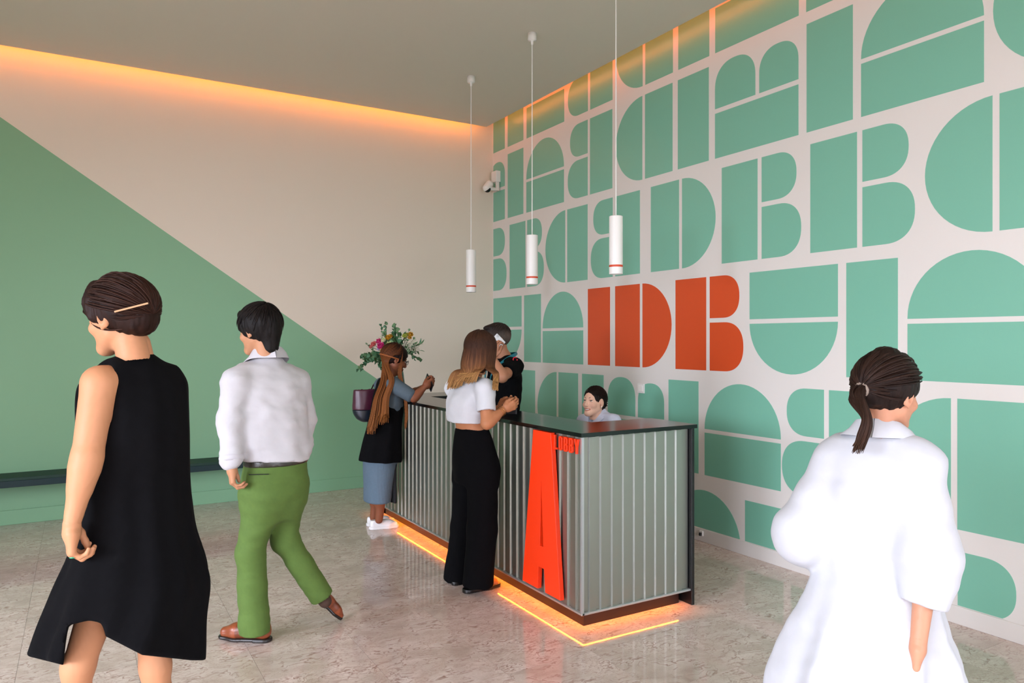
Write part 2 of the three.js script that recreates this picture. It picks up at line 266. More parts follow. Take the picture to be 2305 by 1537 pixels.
{
  const c = base('security_camera', 'white security camera on a junction box in the wall corner', 'camera', [XR, 3.49, -7.475], 0);
  part('junction_box', rbox(-0.06, 0, -0.065, 0.065, -0.06, 0.06, 0.006), white, c);
  part('bracket', merge([rbox(-0.05, -0.012, -0.17, -0.06, 0.02, 0.055, 0.006), rbox(-0.12, -0.012, -0.17, -0.135, 0.02, 0.05, 0.006)]), mat(0xe6e2da, 0.4), c);
  part('camera_head', new THREE.CapsuleGeometry(0.045, 0.06, 8, 20).rotateZ(-0.7).translate(-0.14, -0.12, 0.01), white, c);
  part('lens_dome', new THREE.SphereGeometry(0.042, 24, 16, 0, Math.PI * 2, Math.PI / 2, Math.PI / 2).scale(1, 1.1, 1).translate(-0.15, -0.15, 0.01), mat(0x08080a, 0.12), c);
}
{
  const s = base('light_switch', 'square white switch plate on the lettered wall behind the desk', 'switch', [XR, 1.162, -4.93]);
  part('plate', rbox(-0.012, 0, -0.042, 0.042, -0.044, 0.044, 0.004), white, s);
  part('rocker', rbox(-0.016, -0.008, -0.026, 0.026, -0.026, 0.026, 0.003), mat(0xfaf8f2, 0.3), s);
  const o = base('power_socket', 'small white socket low on the lettered wall beside the desk end', 'socket', [XR - 0.012, 0.066, -4.2]);
  part('plate', rbox(-0.01, 0, -0.02, 0.02, -0.018, 0.018, 0.003), white, o);
  part('plug', rbox(-0.028, -0.009, -0.017, 0.007, -0.008, 0.01, 0.003), mat(0x2b2b2b, 0.5), o, 'dark plug');
}
{
  const b = base('wall_bench', 'dark green bench cantilevered from the sage green wall', 'bench', [XL, 0, ZB]);
  part('seat', rbox(0.02, 5.0, 0.42, 0.445, 0, 0.3, 0.003), mat(0x0f352b, 0.6), b);
  part('fascia', rbox(0.02, 5.0, 0.365, 0.42, 0.005, 0.296, 0.003), mat(0x0b2c30, 0.6), b);
}
// ───────── figures: distance fields joined smoothly and meshed by surface nets ─────────
const V = (x, y, z) => new THREE.Vector3(x, y, z);
const smin = (a, b, k) => { const h = Math.max(k - Math.abs(a - b), 0) / k; return Math.min(a, b) - h * h * k * 0.25; };
const smax = (a, b, k) => -smin(-a, -b, k);
const join = (k, ...f) => (f = f.flat(), (x, y, z) => { let d = f[0](x, y, z); for (let i = 1; i < f.length; i++) d = smin(d, f[i](x, y, z), k); return d; });
const cut = (a, b, k = 0.004) => (x, y, z) => smax(a(x, y, z), -b(x, y, z), k);
const meet = (a, b, k = 0.004) => (x, y, z) => smax(a(x, y, z), b(x, y, z), k);
function cap(a, b, ra, rb = ra) {
  const ax = a.x, ay = a.y, az = a.z, bx = b.x - ax, by = b.y - ay, bz = b.z - az, l = bx * bx + by * by + bz * bz + 1e-9;
  return (x, y, z) => { x -= ax; y -= ay; z -= az; let t = (x * bx + y * by + z * bz) / l; t = t < 0 ? 0 : t > 1 ? 1 : t; const dx = x - bx * t, dy = y - by * t, dz = z - bz * t; return Math.sqrt(dx * dx + dy * dy + dz * dz) - (ra + (rb - ra) * t); };
}
function capFlat(a, b, ra, rb = ra) {                                     // the same with a flat end at b
  const c = cap(a, b.clone().add(b.clone().sub(a)), ra, 2 * rb - ra), n = b.clone().sub(a).normalize(), o = n.dot(b);
  return (x, y, z) => smax(c(x, y, z), n.x * x + n.y * y + n.z * z - o, 0.006);
}
function ell(c, r, rot) {
  const m = rot ? new THREE.Matrix3().setFromMatrix4(new THREE.Matrix4().makeRotationFromEuler(new THREE.Euler(...rot)).invert()).elements : null;
  return (x, y, z) => { x -= c.x; y -= c.y; z -= c.z; if (m) { const X = m[0] * x + m[3] * y + m[6] * z, Y = m[1] * x + m[4] * y + m[7] * z, Z = m[2] * x + m[5] * y + m[8] * z; x = X; y = Y; z = Z; } const a = x / r[0], b = y / r[1], e = z / r[2], k0 = Math.sqrt(a * a + b * b + e * e), k1 = Math.sqrt((a / r[0]) ** 2 + (b / r[1]) ** 2 + (e / r[2]) ** 2); return k1 < 1e-6 ? -Math.min(...r) : (k0 * (k0 - 1)) / k1; };
}
function loft(levels, yaw = 0, fold) {                                    // ellipses stacked in y: [y, cx, cz, rx, rz]
  const L = levels.slice().sort((p, q) => p[0] - q[0]), n = L.length, c = Math.cos(yaw), s = Math.sin(yaw);
  return (x, y, z) => {
    const yy = Math.min(L[n - 1][0], Math.max(L[0][0], y)); let i = 0; while (i < n - 2 && yy > L[i + 1][0]) i++;
    const A = L[i], B = L[i + 1], t0 = (yy - A[0]) / (B[0] - A[0]), P = L[Math.max(0, i - 1)], Q = L[Math.min(n - 1, i + 2)];
    const f = (k) => { const h = B[0] - A[0], m0 = ((B[k] - P[k]) / (B[0] - P[0] || 1)) * h, m1 = ((Q[k] - A[k]) / (Q[0] - A[0] || 1)) * h, t = t0, t2 = t * t, t3 = t2 * t; return (2 * t3 - 3 * t2 + 1) * A[k] + (t3 - 2 * t2 + t) * m0 + (-2 * t3 + 3 * t2) * B[k] + (t3 - t2) * m1; };
    let u = x - f(1), v = z - f(2); if (yaw) { const U = u * c - v * s; v = u * s + v * c; u = U; }
    let rx = f(3), rz = f(4); if (fold) { const k = fold(Math.atan2(v / rz, u / rx), yy); rx *= k; rz *= k; }
    const a = u / rx, b = v / rz, k0 = Math.sqrt(a * a + b * b), k1 = Math.sqrt((a / rx) ** 2 + (b / rz) ** 2), d = k1 < 1e-6 ? -Math.min(rx, rz) : (k0 * (k0 - 1)) / k1, dy = Math.max(L[0][0] - y, y - L[n - 1][0]);
    return smax(d * 0.9, dy, 0.015);
  };
}
const below = (h) => (x, y, z) => y - (typeof h === 'function' ? h(x, z) : h);   // keep below h
const above = (h) => (x, y, z) => (typeof h === 'function' ? h(x, z) : h) - y;   // keep above h
const wrinkle = (f, amp, fx, fy = fx, fz = fx, o = 0) => (x, y, z) => { const d = f(x, y, z); return Math.abs(d) > 0.05 ? d : d + amp * (nz(x * fx + o, y * fy, z * fz) + 0.5 * nz(x * fx * 2.1 + 9 + o, y * fy * 2.1, z * fz * 2.1)); };
function nets(f, lo, hi, h, paintOf) {
  const B = 6, n = [0, 1, 2].map((i) => Math.ceil((hi[i] - lo[i]) / h / B) * B), s1 = n[0] + 1, s2 = s1 * (n[1] + 1), F = new Float32Array(s2 * (n[2] + 1)), R = B * h * 0.87 * 1.35 + 0.012;
  F.fill(1e3);
  for (let K = 0; K < n[2]; K += B) for (let J = 0; J < n[1]; J += B) for (let I = 0; I < n[0]; I += B) {
    const m = f(lo[0] + (I + B / 2) * h, lo[1] + (J + B / 2) * h, lo[2] + (K + B / 2) * h), far = Math.abs(m) > R;
    for (let k = K; k <= K + B; k++) for (let j = J; j <= J + B; j++) for (let i = I; i <= I + B; i++) { const q = i + j * s1 + k * s2; if (F[q] > 900 || (!far && Math.abs(F[q]) >= 500)) F[q] = far ? (m > 0 ? 800 : -800) : f(lo[0] + i * h, lo[1] + j * h, lo[2] + k * h); }
  }
  const ids = new Int32Array(s2 * (n[2] + 1)).fill(-1), pos = [], idx = [];
  const E = [[0, 1], [2, 3], [4, 5], [6, 7], [0, 2], [1, 3], [4, 6], [5, 7], [0, 4], [1, 5], [2, 6], [3, 7]], off = [0, 1, s1, s1 + 1, s2, s2 + 1, s2 + s1, s2 + s1 + 1], g = new Float64Array(8);
  for (let k = 0; k < n[2]; k++) for (let j = 0; j < n[1]; j++) for (let i = 0; i < n[0]; i++) {
    const q = i + j * s1 + k * s2; let mask = 0; for (let e = 0; e < 8; e++) { g[e] = F[q + off[e]]; if (g[e] < 0) mask |= 1 << e; }
    if (mask === 0 || mask === 255) continue;
    let x = 0, y = 0, z = 0, c = 0;
    for (const [a, b] of E) if ((g[a] < 0) !== (g[b] < 0)) { const t = clamp(g[a] / (g[a] - g[b])); x += (a & 1) + t * ((b & 1) - (a & 1)); y += ((a >> 1) & 1) + t * (((b >> 1) & 1) - ((a >> 1) & 1)); z += (a >> 2) + t * ((b >> 2) - (a >> 2)); c++; }
    ids[q] = pos.length / 3; pos.push(lo[0] + (i + x / c) * h, lo[1] + (j + y / c) * h, lo[2] + (k + z / c) * h);
  }
  for (let k = 1; k < n[2]; k++) for (let j = 1; j < n[1]; j++) for (let i = 1; i < n[0]; i++) {
    const q = i + j * s1 + k * s2, a = F[q] < 0;
    for (const [d, u, v] of [[1, s1, s2], [s1, s2, 1], [s2, 1, s1]]) { const b = F[q + d] < 0; if (a === b) continue; const A = ids[q], C = ids[q - u - v], P = ids[q - u], Q = ids[q - v]; if (A < 0 || C < 0 || P < 0 || Q < 0) continue; if (a) idx.push(A, P, C, A, C, Q); else idx.push(A, C, P, A, Q, C); }
  }
  const G = new THREE.BufferGeometry(); G.setAttribute('position', new THREE.Float32BufferAttribute(pos, 3)); G.setIndex(idx); G.computeVertexNormals();
  if (paintOf) { const col = new Float32Array(pos.length); for (let i = 0; i < pos.length; i += 3) { const c = paintOf(pos[i], pos[i + 1], pos[i + 2]); col[i] = c.r; col[i + 1] = c.g; col[i + 2] = c.b; } G.setAttribute('color', new THREE.BufferAttribute(col, 3)); }
  return G;
}
function bounds(pts, m) { const lo = [1e9, 1e9, 1e9], hi = [-1e9, -1e9, -1e9]; for (const p of pts) [p.x, p.y, p.z].forEach((v, i) => { lo[i] = Math.min(lo[i], v - m); hi[i] = Math.max(hi[i], v + m); }); return [lo, hi]; }
const colour = (h) => new THREE.Color(h);
const dyed = (h, amt = 0.05, f = 40) => { const c = colour(h); return (x, y, z) => { const k = 1 + amt * nz(x * f, y * f, z * f) + amt * nz(x * f * 4, y * f * 4, z * f * 4); return { r: c.r * k, g: c.g * k, b: c.b * k }; }; };
const cloth = (rough = 0.85, sheen = 0.2) => new THREE.MeshPhysicalMaterial({ color: 0xffffff, vertexColors: true, roughness: rough, sheen, sheenRoughness: 0.6, sheenColor: 0x888888 });
const skinMat = new THREE.MeshPhysicalMaterial({ color: 0xffffff, vertexColors: true, roughness: 0.5, specularIntensity: 0.6 }), hairMat = new THREE.MeshPhysicalMaterial({ color: 0xffffff, vertexColors: true, roughness: 0.55, specularIntensity: 0.35 }), clothMat = cloth(), darkCloth = new THREE.MeshPhysicalMaterial({ color: 0xffffff, vertexColors: true, roughness: 1, specularIntensity: 0.25 }), leatherMat = new THREE.MeshPhysicalMaterial({ color: 0xffffff, vertexColors: true, roughness: 0.35, clearcoat: 0.3, clearcoatRoughness: 0.3 });

// a hand: wrist, pointing direction, palm normal; thumb on the +side; curl per finger 0..1; spread
function hand(w, dir, palm, side, curl = 0.35, s = 1, thumbIn = 0.4) {
  const d = dir.clone().normalize(), n = palm.clone().addScaledVector(d, -palm.dot(d)).normalize(), t = V().crossVectors(n, d).normalize().multiplyScalar(side), at = (a, b, c) => w.clone().addScaledVector(d, a * s).addScaledVector(t, b * s).addScaledVector(n, c * s), f = [], ends = [];
  const prims = [cap(at(0, 0, 0), at(0.03, 0, 0), 0.025 * s, 0.026 * s), cap(at(0.03, 0.02, 0), at(0.085, 0.028, 0), 0.016 * s, 0.0125 * s), cap(at(0.03, 0, 0), at(0.09, 0.008, -0.001), 0.017 * s, 0.0125 * s), cap(at(0.03, -0.012, 0), at(0.087, -0.013, 0), 0.0165 * s, 0.0118 * s), cap(at(0.028, -0.02, 0), at(0.078, -0.032, 0.001), 0.0155 * s, 0.0108 * s)];
  const fingers = [];
  [[0.09, 0.029, 0.074, 0.0088], [0.094, 0.009, 0.084, 0.009], [0.09, -0.012, 0.078, 0.0086], [0.08, -0.031, 0.06, 0.0076]].forEach(([a, b, len, r], i) => {
    const c = Array.isArray(curl) ? curl[i] : curl; let p = at(a, b, 0), ang = 0.0; const seg = [0.45, 0.32, 0.25], bend = [1.25, 1.5, 1.0];
    const ch = []; seg.forEach((q, k) => { ang += bend[k] * c; const e = p.clone().addScaledVector(d, Math.cos(ang) * len * q * s).addScaledVector(n, Math.sin(ang) * len * q * s).addScaledVector(t, (b > 0.02 ? 0.04 : b < -0.02 ? -0.05 : 0) * len * q * s); ch.push(cap(p, e, r * s * (1 - 0.08 * k), r * s * (0.93 - 0.08 * k))); p = e; });
    fingers.push(join(0.004, ch)); ends.push(p);
  });
  const t0 = at(0.018, 0.024, 0.006), t1 = at(0.045, 0.046 - thumbIn * 0.012, 0.012 + thumbIn * 0.016), t2 = at(0.072, 0.052 - thumbIn * 0.026, 0.016 + thumbIn * 0.026), t3 = at(0.094, 0.05 - thumbIn * 0.034, 0.018 + thumbIn * 0.034);
  const thumb = join(0.006, cap(t0, t1, 0.016 * s, 0.012 * s), cap(t1, t2, 0.011 * s, 0.0098 * s), cap(t2, t3, 0.0098 * s, 0.008 * s));
  const palmF = join(0.014, prims), fs = [...fingers, thumb];
  const all = (x, y, z) => { let q = palmF(x, y, z), m = 1e9; for (const g of fs) m = Math.min(m, g(x, y, z)); return smin(q, m, 0.008); };
  return { f: all, box: bounds([w, ...ends, t1, t3, at(0.1, 0.04, 0), at(0.1, -0.04, 0)], 0.035 * s), ends, at, d, n, t };
}

// a head in its own axes: origin between the ears at eye height, +z forward, chin at y = -0.115, crown at +0.115
function headField(o = {}) {
  const smile = o.smile || 0, f = [], jaw = o.jaw ?? 1;
  const skull = ell(V(0, 0.028, -0.012), [0.0745, 0.087, 0.097]);
  const face = join(0.03, ell(V(0, -0.03, 0.03), [0.0605 * jaw, 0.078, 0.058]), cap(V(0.042 * jaw, -0.055, 0.0), V(0.012, -0.1, 0.06), 0.022, 0.014), cap(V(-0.042 * jaw, -0.055, 0.0), V(-0.012, -0.1, 0.06), 0.022, 0.014), cap(V(-0.008, -0.101, 0.066), V(0.008, -0.101, 0.066), 0.0145));
  let d = join(0.03, skull, face);
  d = join(0.014, d, cap(V(-0.03, 0.02, 0.07), V(0.03, 0.02, 0.07), 0.013), ell(V(0.04, -0.034, 0.055), [0.024, 0.02 + 0.003 * smile, 0.024]), ell(V(-0.04, -0.034, 0.055), [0.024, 0.02 + 0.003 * smile, 0.024]));
  for (const s of [-1, 1]) d = cut(d, ell(V(s * 0.031, 0.0, 0.092), [0.019, 0.0115, 0.016]), 0.012);
  d = join(0.009, d, cap(V(0, 0.008, 0.083), V(0, -0.034, 0.103), 0.0065, 0.0098), cap(V(0.008, -0.037, 0.093), V(-0.008, -0.037, 0.093), 0.0088), cap(V(0, -0.042, 0.098), V(0, -0.036, 0.09), 0.006));
  for (const s of [-1, 1]) d = cut(d, ell(V(s * 0.006, -0.047, 0.096), [0.0036, 0.0036, 0.006]), 0.002);
  for (const s of [-1, 1]) d = join(0.003, d, ell(V(s * 0.0315, 0.0088, 0.0765), [0.0165, 0.0056, 0.0105], [0, s * 0.25, 0]), ell(V(s * 0.0315, -0.0095 + 0.0012 * smile, 0.0755), [0.0155, 0.0048, 0.0095], [0, s * 0.25, 0]));
  const w = 0.023 + 0.006 * smile, up = 0.006 * smile;
  const lip = (y0, y1, r, z) => join(0.004, cap(V(-w, y0 + up, z - 0.013), V(-0.006, y1, z), r * 0.6, r), cap(V(-0.006, y1, z), V(0.006, y1, z), r), cap(V(0.006, y1, z), V(w, y0 + up, z - 0.013), r, r * 0.6));
  if (smile) { d = cut(d, join(0.004, cap(V(-w * 0.78, -0.066 + up * 0.8, 0.076), V(0, -0.0735, 0.088), 0.0062, 0.0088), cap(V(0, -0.0735, 0.088), V(w * 0.78, -0.066 + up * 0.8, 0.076), 0.0088, 0.0062)), 0.002); d = join(0.003, d, lip(-0.0655, -0.0635, 0.0046, 0.087), lip(-0.0675, -0.0855, 0.0048, 0.0845)); }
  else d = join(0.004, d, lip(-0.068, -0.0645, 0.0048, 0.088), lip(-0.069, -0.0745, 0.0055, 0.0865));
  for (const s of [-1, 1]) { let e = ell(V(s * 0.0765, -0.008, -0.01), [0.0105, 0.031, 0.019], [0.15, s * 0.35, 0]); e = cut(e, ell(V(s * 0.087, -0.006, -0.006), [0.009, 0.02, 0.0105], [0.15, s * 0.35, 0]), 0.004); d = join(0.006, d, e, ell(V(s * 0.077, -0.036, -0.004), [0.006, 0.008, 0.007])); }
  return join(0.02, d, cap(V(0, -0.06, -0.03), V(0, -0.06 - 0.075 * Math.cos(o.tilt || 0), -0.038 + 0.085 * Math.sin(o.tilt || 0)), 0.048, 0.05));
}
function headColour(skin, o = {}) {
  const a = colour(skin), lip = colour(o.lips ?? 0xa85548), blush = colour(o.blush ?? skin);
  return (x, y, z) => {
    const c = { r: a.r, g: a.g, b: a.b }, mix = (q, t) => { c.r = lerp(c.r, q.r, t); c.g = lerp(c.g, q.g, t); c.b = lerp(c.b, q.b, t); };
    const sm = o.smile || 0, w = 0.026 + 0.006 * sm, yl = -0.0695 + (sm ? 0.006 * (x / w) ** 2 - 0.002 : 0), hh = (sm ? 0.0125 : 0.0095) * Math.sqrt(Math.max(0, 1 - (x / w) ** 2));
    if (z > 0.068 && Math.abs(y - yl) < hh) mix(lip, 0.65);
    mix(blush, 0.3 * Math.exp(-(((Math.abs(x) - 0.042) / 0.02) ** 2 + ((y + 0.035) / 0.018) ** 2)) * (z > 0.03 ? 1 : 0));
    const k = 1 + 0.04 * nz(x * 90, y * 90, z * 90); c.r *= k; c.g *= k; c.b *= k;
    return c;
  };
}
// the head with its eyes, brows and teeth, placed by a matrix; returns geometries
function makeHead(M, skin, o = {}) {
  const h = o.cell || 0.0035, g = nets(headField(o), [-0.1, -0.15, -0.13], [0.1, 0.13, 0.13], h, headColour(skin, o)).applyMatrix4(M);
  const eyes = [-1, 1].map((s) => { const e = new THREE.SphereGeometry(0.0118, 20, 14).rotateX(Math.PI / 2), p = e.attributes.position, col = []; for (let i = 0; i < p.count; i++) { const q = Math.hypot(p.getX(i) - s * 0 - (o.look ? o.look[0] : 0) * 0.004, p.getY(i) - (o.look ? o.look[1] : 0) * 0.004), c = p.getZ(i) < 0 ? colour(0xe9e2da) : q < 0.0026 ? colour(0x0a0808) : q < 0.0058 ? colour(o.iris ?? 0x3a2415) : colour(0xe9e2da); col.push(c.r, c.g, c.b); } e.setAttribute('color', new THREE.Float32BufferAttribute(col, 3)); return e.translate(s * 0.031, 0.0, 0.0705).applyMatrix4(M); });
  const brow = [-1, 1].map((s) => tube([[s * 0.013, 0.0185, 0.087], [s * 0.026, 0.0245, 0.0855], [s * 0.037, 0.0235, 0.078], [s * 0.047, 0.0165, 0.067]], 0.0022, 12, 6).applyMatrix4(M));
  const lash = [-1, 1].map((s) => tube([[s * 0.0185, 0.003, 0.0835], [s * 0.026, 0.0058, 0.0868], [s * 0.036, 0.0056, 0.085], [s * 0.0465, 0.002, 0.0745]], 0.0014, 12, 5).applyMatrix4(M));
  return { g, eyes, brow, lash };
}
function headMatrix(pos, yaw, pitch = 0, roll = 0, s = 1) { return new THREE.Matrix4().compose(pos, new THREE.Quaternion().setFromEuler(new THREE.Euler(pitch, yaw, roll, 'YXZ')), V(s, s, s)); }
// hair as a cap over the skull, from a hairline; f adds volume
function hairCap(o = {}) {
  const t = o.thick ?? 0.012, c = ell(V(0, 0.03, -0.016), [0.0745 + t, 0.088 + t, 0.1 + t]), face = ell(V(0, o.faceY ?? -0.045, 0.1), [o.faceW ?? 0.07, o.faceH ?? 0.105, o.faceD ?? 0.085]);
  let d = cut(c, face, 0.012);
  const nape = o.nape ?? -0.06; d = meet(d, (x, y, z) => nape - y + Math.max(0, z + 0.03) * (o.slope ?? 1.2), 0.01);
  return d;
}
const strands = (f, amp = 0.0016, freq = 55) => (x, y, z) => { const d = f(x, y, z); return Math.abs(d) > 0.03 ? d : d + amp * nz(Math.atan2(x, -z + 0.001) * freq * 0.35, y * 9, 3.3) + amp * nz(x * freq * 1.6, y * 14, z * freq * 1.6); };

// camera axes, for writing figures down in the photographer's terms: a direction seen as (right, up, away)
const CR = V(Math.cos(YAW), 0, Math.sin(YAW)), CF = V(Math.sin(YAW), 0, -Math.cos(YAW));
const seen = (px, py, d) => V(0, EYE, 0).addScaledVector(CR, ((px - W / 2) / FOCAL) * d).addScaledVector(CF, d).add(V(0, ((766 - py) / FOCAL) * d, 0));
function figure(label, px, py, d, right, away) {
  const foot = seen(px, py, d), yaw = Math.atan2(CR.x * right + CF.x * away, CR.z * right + CF.z * away); foot.y = 0;
  const g = base('person', label, 'person', foot.toArray(), yaw), inv = new THREE.Matrix4().compose(foot, new THREE.Quaternion().setFromEuler(new THREE.Euler(0, yaw, 0)), V(1, 1, 1)).invert();
  const p = (a, b, c) => seen(a, b, c).applyMatrix4(inv);
  return { g, p, yaw, foot, inv, dir: (r, u, a) => V(0, 0, 0).addScaledVector(CR, r).addScaledVector(CF, a).add(V(0, u, 0)).transformDirection(inv) };
}
function hitDepth(F, f, px, py, d0, d1) { for (let d = d0; d < d1; d += 0.002) { const q = F.p(px, py, d); if (f(q.x, q.y, q.z) < 0) return d; } return (d0 + d1) / 2; }
function bodyParts(J, o) {                                                // limbs and trunk from joints, in metres
  const s = o.s ?? 1, arms = [], legs = [], trunk = [];
  for (const k of ['L', 'R']) {
    if (J['E' + k]) arms.push(join(0.02, cap(J['S' + k], J['E' + k], 0.046 * s * (o.arm ?? 1), 0.037 * s * (o.arm ?? 1)), cap(J['E' + k], J['W' + k], 0.037 * s * (o.arm ?? 1), 0.025 * s), cap(J['E' + k].clone().lerp(J['W' + k], 0.2), J['E' + k].clone().lerp(J['W' + k], 0.45), 0.037 * s * (o.arm ?? 1), 0.033 * s)));
    if (J['K' + k]) { const back = V(0, 0, -0.018 * s), a = J['K' + k].clone().lerp(J['A' + k], 0.22).add(back), b = J['K' + k].clone().lerp(J['A' + k], 0.45).add(back); legs.push(join(0.03, cap(J['H' + k], J['K' + k], 0.08 * s * (o.leg ?? 1), 0.052 * s * (o.leg ?? 1)), cap(J['K' + k], J['A' + k], 0.05 * s * (o.leg ?? 1), 0.034 * s), cap(a, b, 0.04 * s, 0.044 * s * (o.leg ?? 1)))); }
  }
  if (J.trunk) trunk.push(loft(J.trunk, o.twist ?? 0));
  if (J.N) trunk.push(cap(J.N, J.C, 0.05 * s * (o.neck ?? 1), 0.047 * s * (o.neck ?? 1)));
  for (const k of ['L', 'R']) if (J['S' + k]) trunk.push(cap(J.N.clone().add(V(0, -0.035, 0)), J['S' + k], 0.048 * s, 0.046 * s));
  return { arms, legs, trunk };
}
function ribbon(inner, outer, n = 24) {                                   // cloth strip between two curves, with a little thickness
  const a = new THREE.CatmullRomCurve3(inner), b = new THREE.CatmullRomCurve3(outer), pos = [], idx = [];
  for (let i = 0; i <= n; i++) { const p = a.getPoint(i / n), q = b.getPoint(i / n), m = p.clone().lerp(q, 0.5), nn = V().crossVectors(q.clone().sub(p), a.getTangent(i / n)).normalize().multiplyScalar(0.0022); m.addScaledVector(nn, 2); for (const v of [p.clone().add(nn), m.clone().add(nn), q.clone().add(nn), q.clone().sub(nn), m.clone().sub(nn), p.clone().sub(nn)]) pos.push(v.x, v.y, v.z); }
  for (let i = 0; i < n; i++) for (let j = 0; j < 6; j++) { const k = (j + 1) % 6, A = i * 6 + j, B = i * 6 + k; idx.push(A, B, A + 6, B, B + 6, A + 6); }
  const g = new THREE.BufferGeometry(); g.setAttribute('position', new THREE.Float32BufferAttribute(pos, 3)); g.setIndex(idx); g.computeVertexNormals(); return g;
}
// ───────── people ─────────
const lev = (F) => (px, py, d, rx, rz) => { const q = F.p(px, py, d); return [q.y, q.x, q.z, rx, rz]; };
function shoeFields(heel, toe, o = {}) {                                  // heel and toe on the sole; up may tilt with the foot
  const dir = toe.clone().sub(heel), len = dir.length(), a = dir.clone().normalize(), up = (o.up ?? V(0, 1, 0)).clone().addScaledVector(a, -(o.up ?? V(0, 1, 0)).dot(a)).normalize(), side = V().crossVectors(up, a), k = len / 0.27;
  const at = (t, h, s = 0) => heel.clone().addScaledVector(a, t * len).addScaledVector(up, h * k).addScaledVector(side, s * k);
  const upper = join(0.025, cap(at(0.13, 0.05), at(0.66, 0.04), 0.033 * k, 0.036 * k), cap(at(0.66, 0.04), at(0.88, 0.032), 0.037 * k, 0.026 * k), cap(at(0.14, 0.05), at(0.17, 0.088), 0.034 * k, 0.035 * k), cap(at(0.3, 0.06), at(0.5, 0.05), 0.034 * k, 0.034 * k));
  const h = (x, y, z) => (x - heel.x) * up.x + (y - heel.y) * up.y + (z - heel.z) * up.z;
  const foot = join(0.02, cap(at(0.12, 0), at(0.64, 0.0, 0.003), 0.034 * k, 0.0415 * k), cap(at(0.64, 0, 0.003), at(0.89, 0), 0.0415 * k, 0.03 * k));
  const flat = (x, y, z) => { const q = h(x, y, z); return foot(x - up.x * q, y - up.y * q, z - up.z * q); };
  const slab = (lo, hi, grow = 0) => (x, y, z) => { const q = h(x, y, z); return smax(flat(x, y, z) - grow, Math.max(lo - q, q - hi), 0.004); };
  const top = o.top ?? 0.098, B = bounds([at(-0.05, 0), at(1.05, 0), at(0.2, 0.12), at(0.5, 0.08)], 0.06);
  return { upper: (x, y, z) => { const q = h(x, y, z); return smax(smax(upper(x, y, z), flat(x, y, z), 0.012), Math.max(0.016 - q, q - top * k), 0.004); }, slab, at, box: B, k, h, flat };
}
function bodyMesh(F, J, o, extra) {                                       // one continuous skin: limbs, trunk, head, hands
  const P = bodyParts(J, o), pts = Object.entries(J).filter(([k, v]) => v.isVector3).map(([, v]) => v), [lo, hi] = bounds(pts, 0.16);
  for (const l of J.trunk || []) { lo[1] = Math.min(lo[1], l[0] - 0.05); hi[1] = Math.max(hi[1], l[0] + 0.05); for (const [i, c, r] of [[0, 1, 3], [2, 2, 4]]) { lo[i] = Math.min(lo[i], l[c] - l[r] - 0.05); hi[i] = Math.max(hi[i], l[c] + l[r] + 0.05); } }
  const all = [...P.trunk, ...P.arms, ...P.legs, ...(extra || [])], f = join(0.022, all), paintSkin = dyed(o.skin, 0.03, 12), list = [nets(f, lo, hi, o.cell ?? 0.009, paintSkin)];
  for (const h of o.hands || []) list.push(nets(h.f, h.box[0], h.box[1], 0.0035, paintSkin));
  if (o.head) list.push(o.head.g);
  return merge(list);
}
function addHead(F, H, g, browColour) {
  H.eyes.forEach((e) => part('eye', e, new THREE.MeshPhysicalMaterial({ vertexColors: true, roughness: 0.12 }), g));
  const bm = mat(browColour, 0.7); H.brow.forEach((e) => part('eyebrow', e, bm, g)); H.lash.forEach((e) => part('eyelash', e, bm, g));
}
const meshed = (f, box, h, dye) => nets(f, box[0], box[1], h, dye);
const grow = ([lo, hi], m) => [lo.map((v) => v - m), hi.map((v) => v + m)];
const boxOf = (pts, m) => bounds(pts, m);
function hangTubes(paths, dyeOf, sides = 5) {                              // many thin locks in one mesh: [points, radius function, index]
  const list = [];
  for (const [pts, r, n, i] of paths) {
    const c = new THREE.CatmullRomCurve3(pts), fr = c.computeFrenetFrames(n), pos = [], col = [], idx = [], nor = [];
    for (let k = 0; k <= n; k++) { const t = k / n, q = c.getPointAt(t), R = r(t); for (let s = 0; s < sides; s++) { const a = (s / sides) * Math.PI * 2, N = fr.normals[k].clone().multiplyScalar(Math.cos(a)).addScaledVector(fr.binormals[k], Math.sin(a)); pos.push(q.x + N.x * R, q.y + N.y * R, q.z + N.z * R); nor.push(N.x, N.y, N.z); const cc = dyeOf(t, i); col.push(cc.r, cc.g, cc.b); } }
    for (let k = 0; k < n; k++) for (let s = 0; s < sides; s++) { const a = k * sides + s, b = k * sides + ((s + 1) % sides), e = a + sides, d = b + sides; idx.push(a, b, e, b, d, e); }
    const g = new THREE.BufferGeometry(); g.setAttribute('position', new THREE.Float32BufferAttribute(pos, 3)); g.setAttribute('normal', new THREE.Float32BufferAttribute(nor, 3)); g.setAttribute('color', new THREE.Float32BufferAttribute(col, 3)); g.setIndex(idx); list.push(g);
  }
  return merge(list);
}
const ramp = (stops) => (t) => { let i = 0; while (i < stops.length - 2 && t > stops[i + 1][0]) i++; const [a, A] = stops[i], [b, B] = stops[i + 1], k = clamp((t - a) / (b - a)); return colour(A).lerp(colour(B), k); };

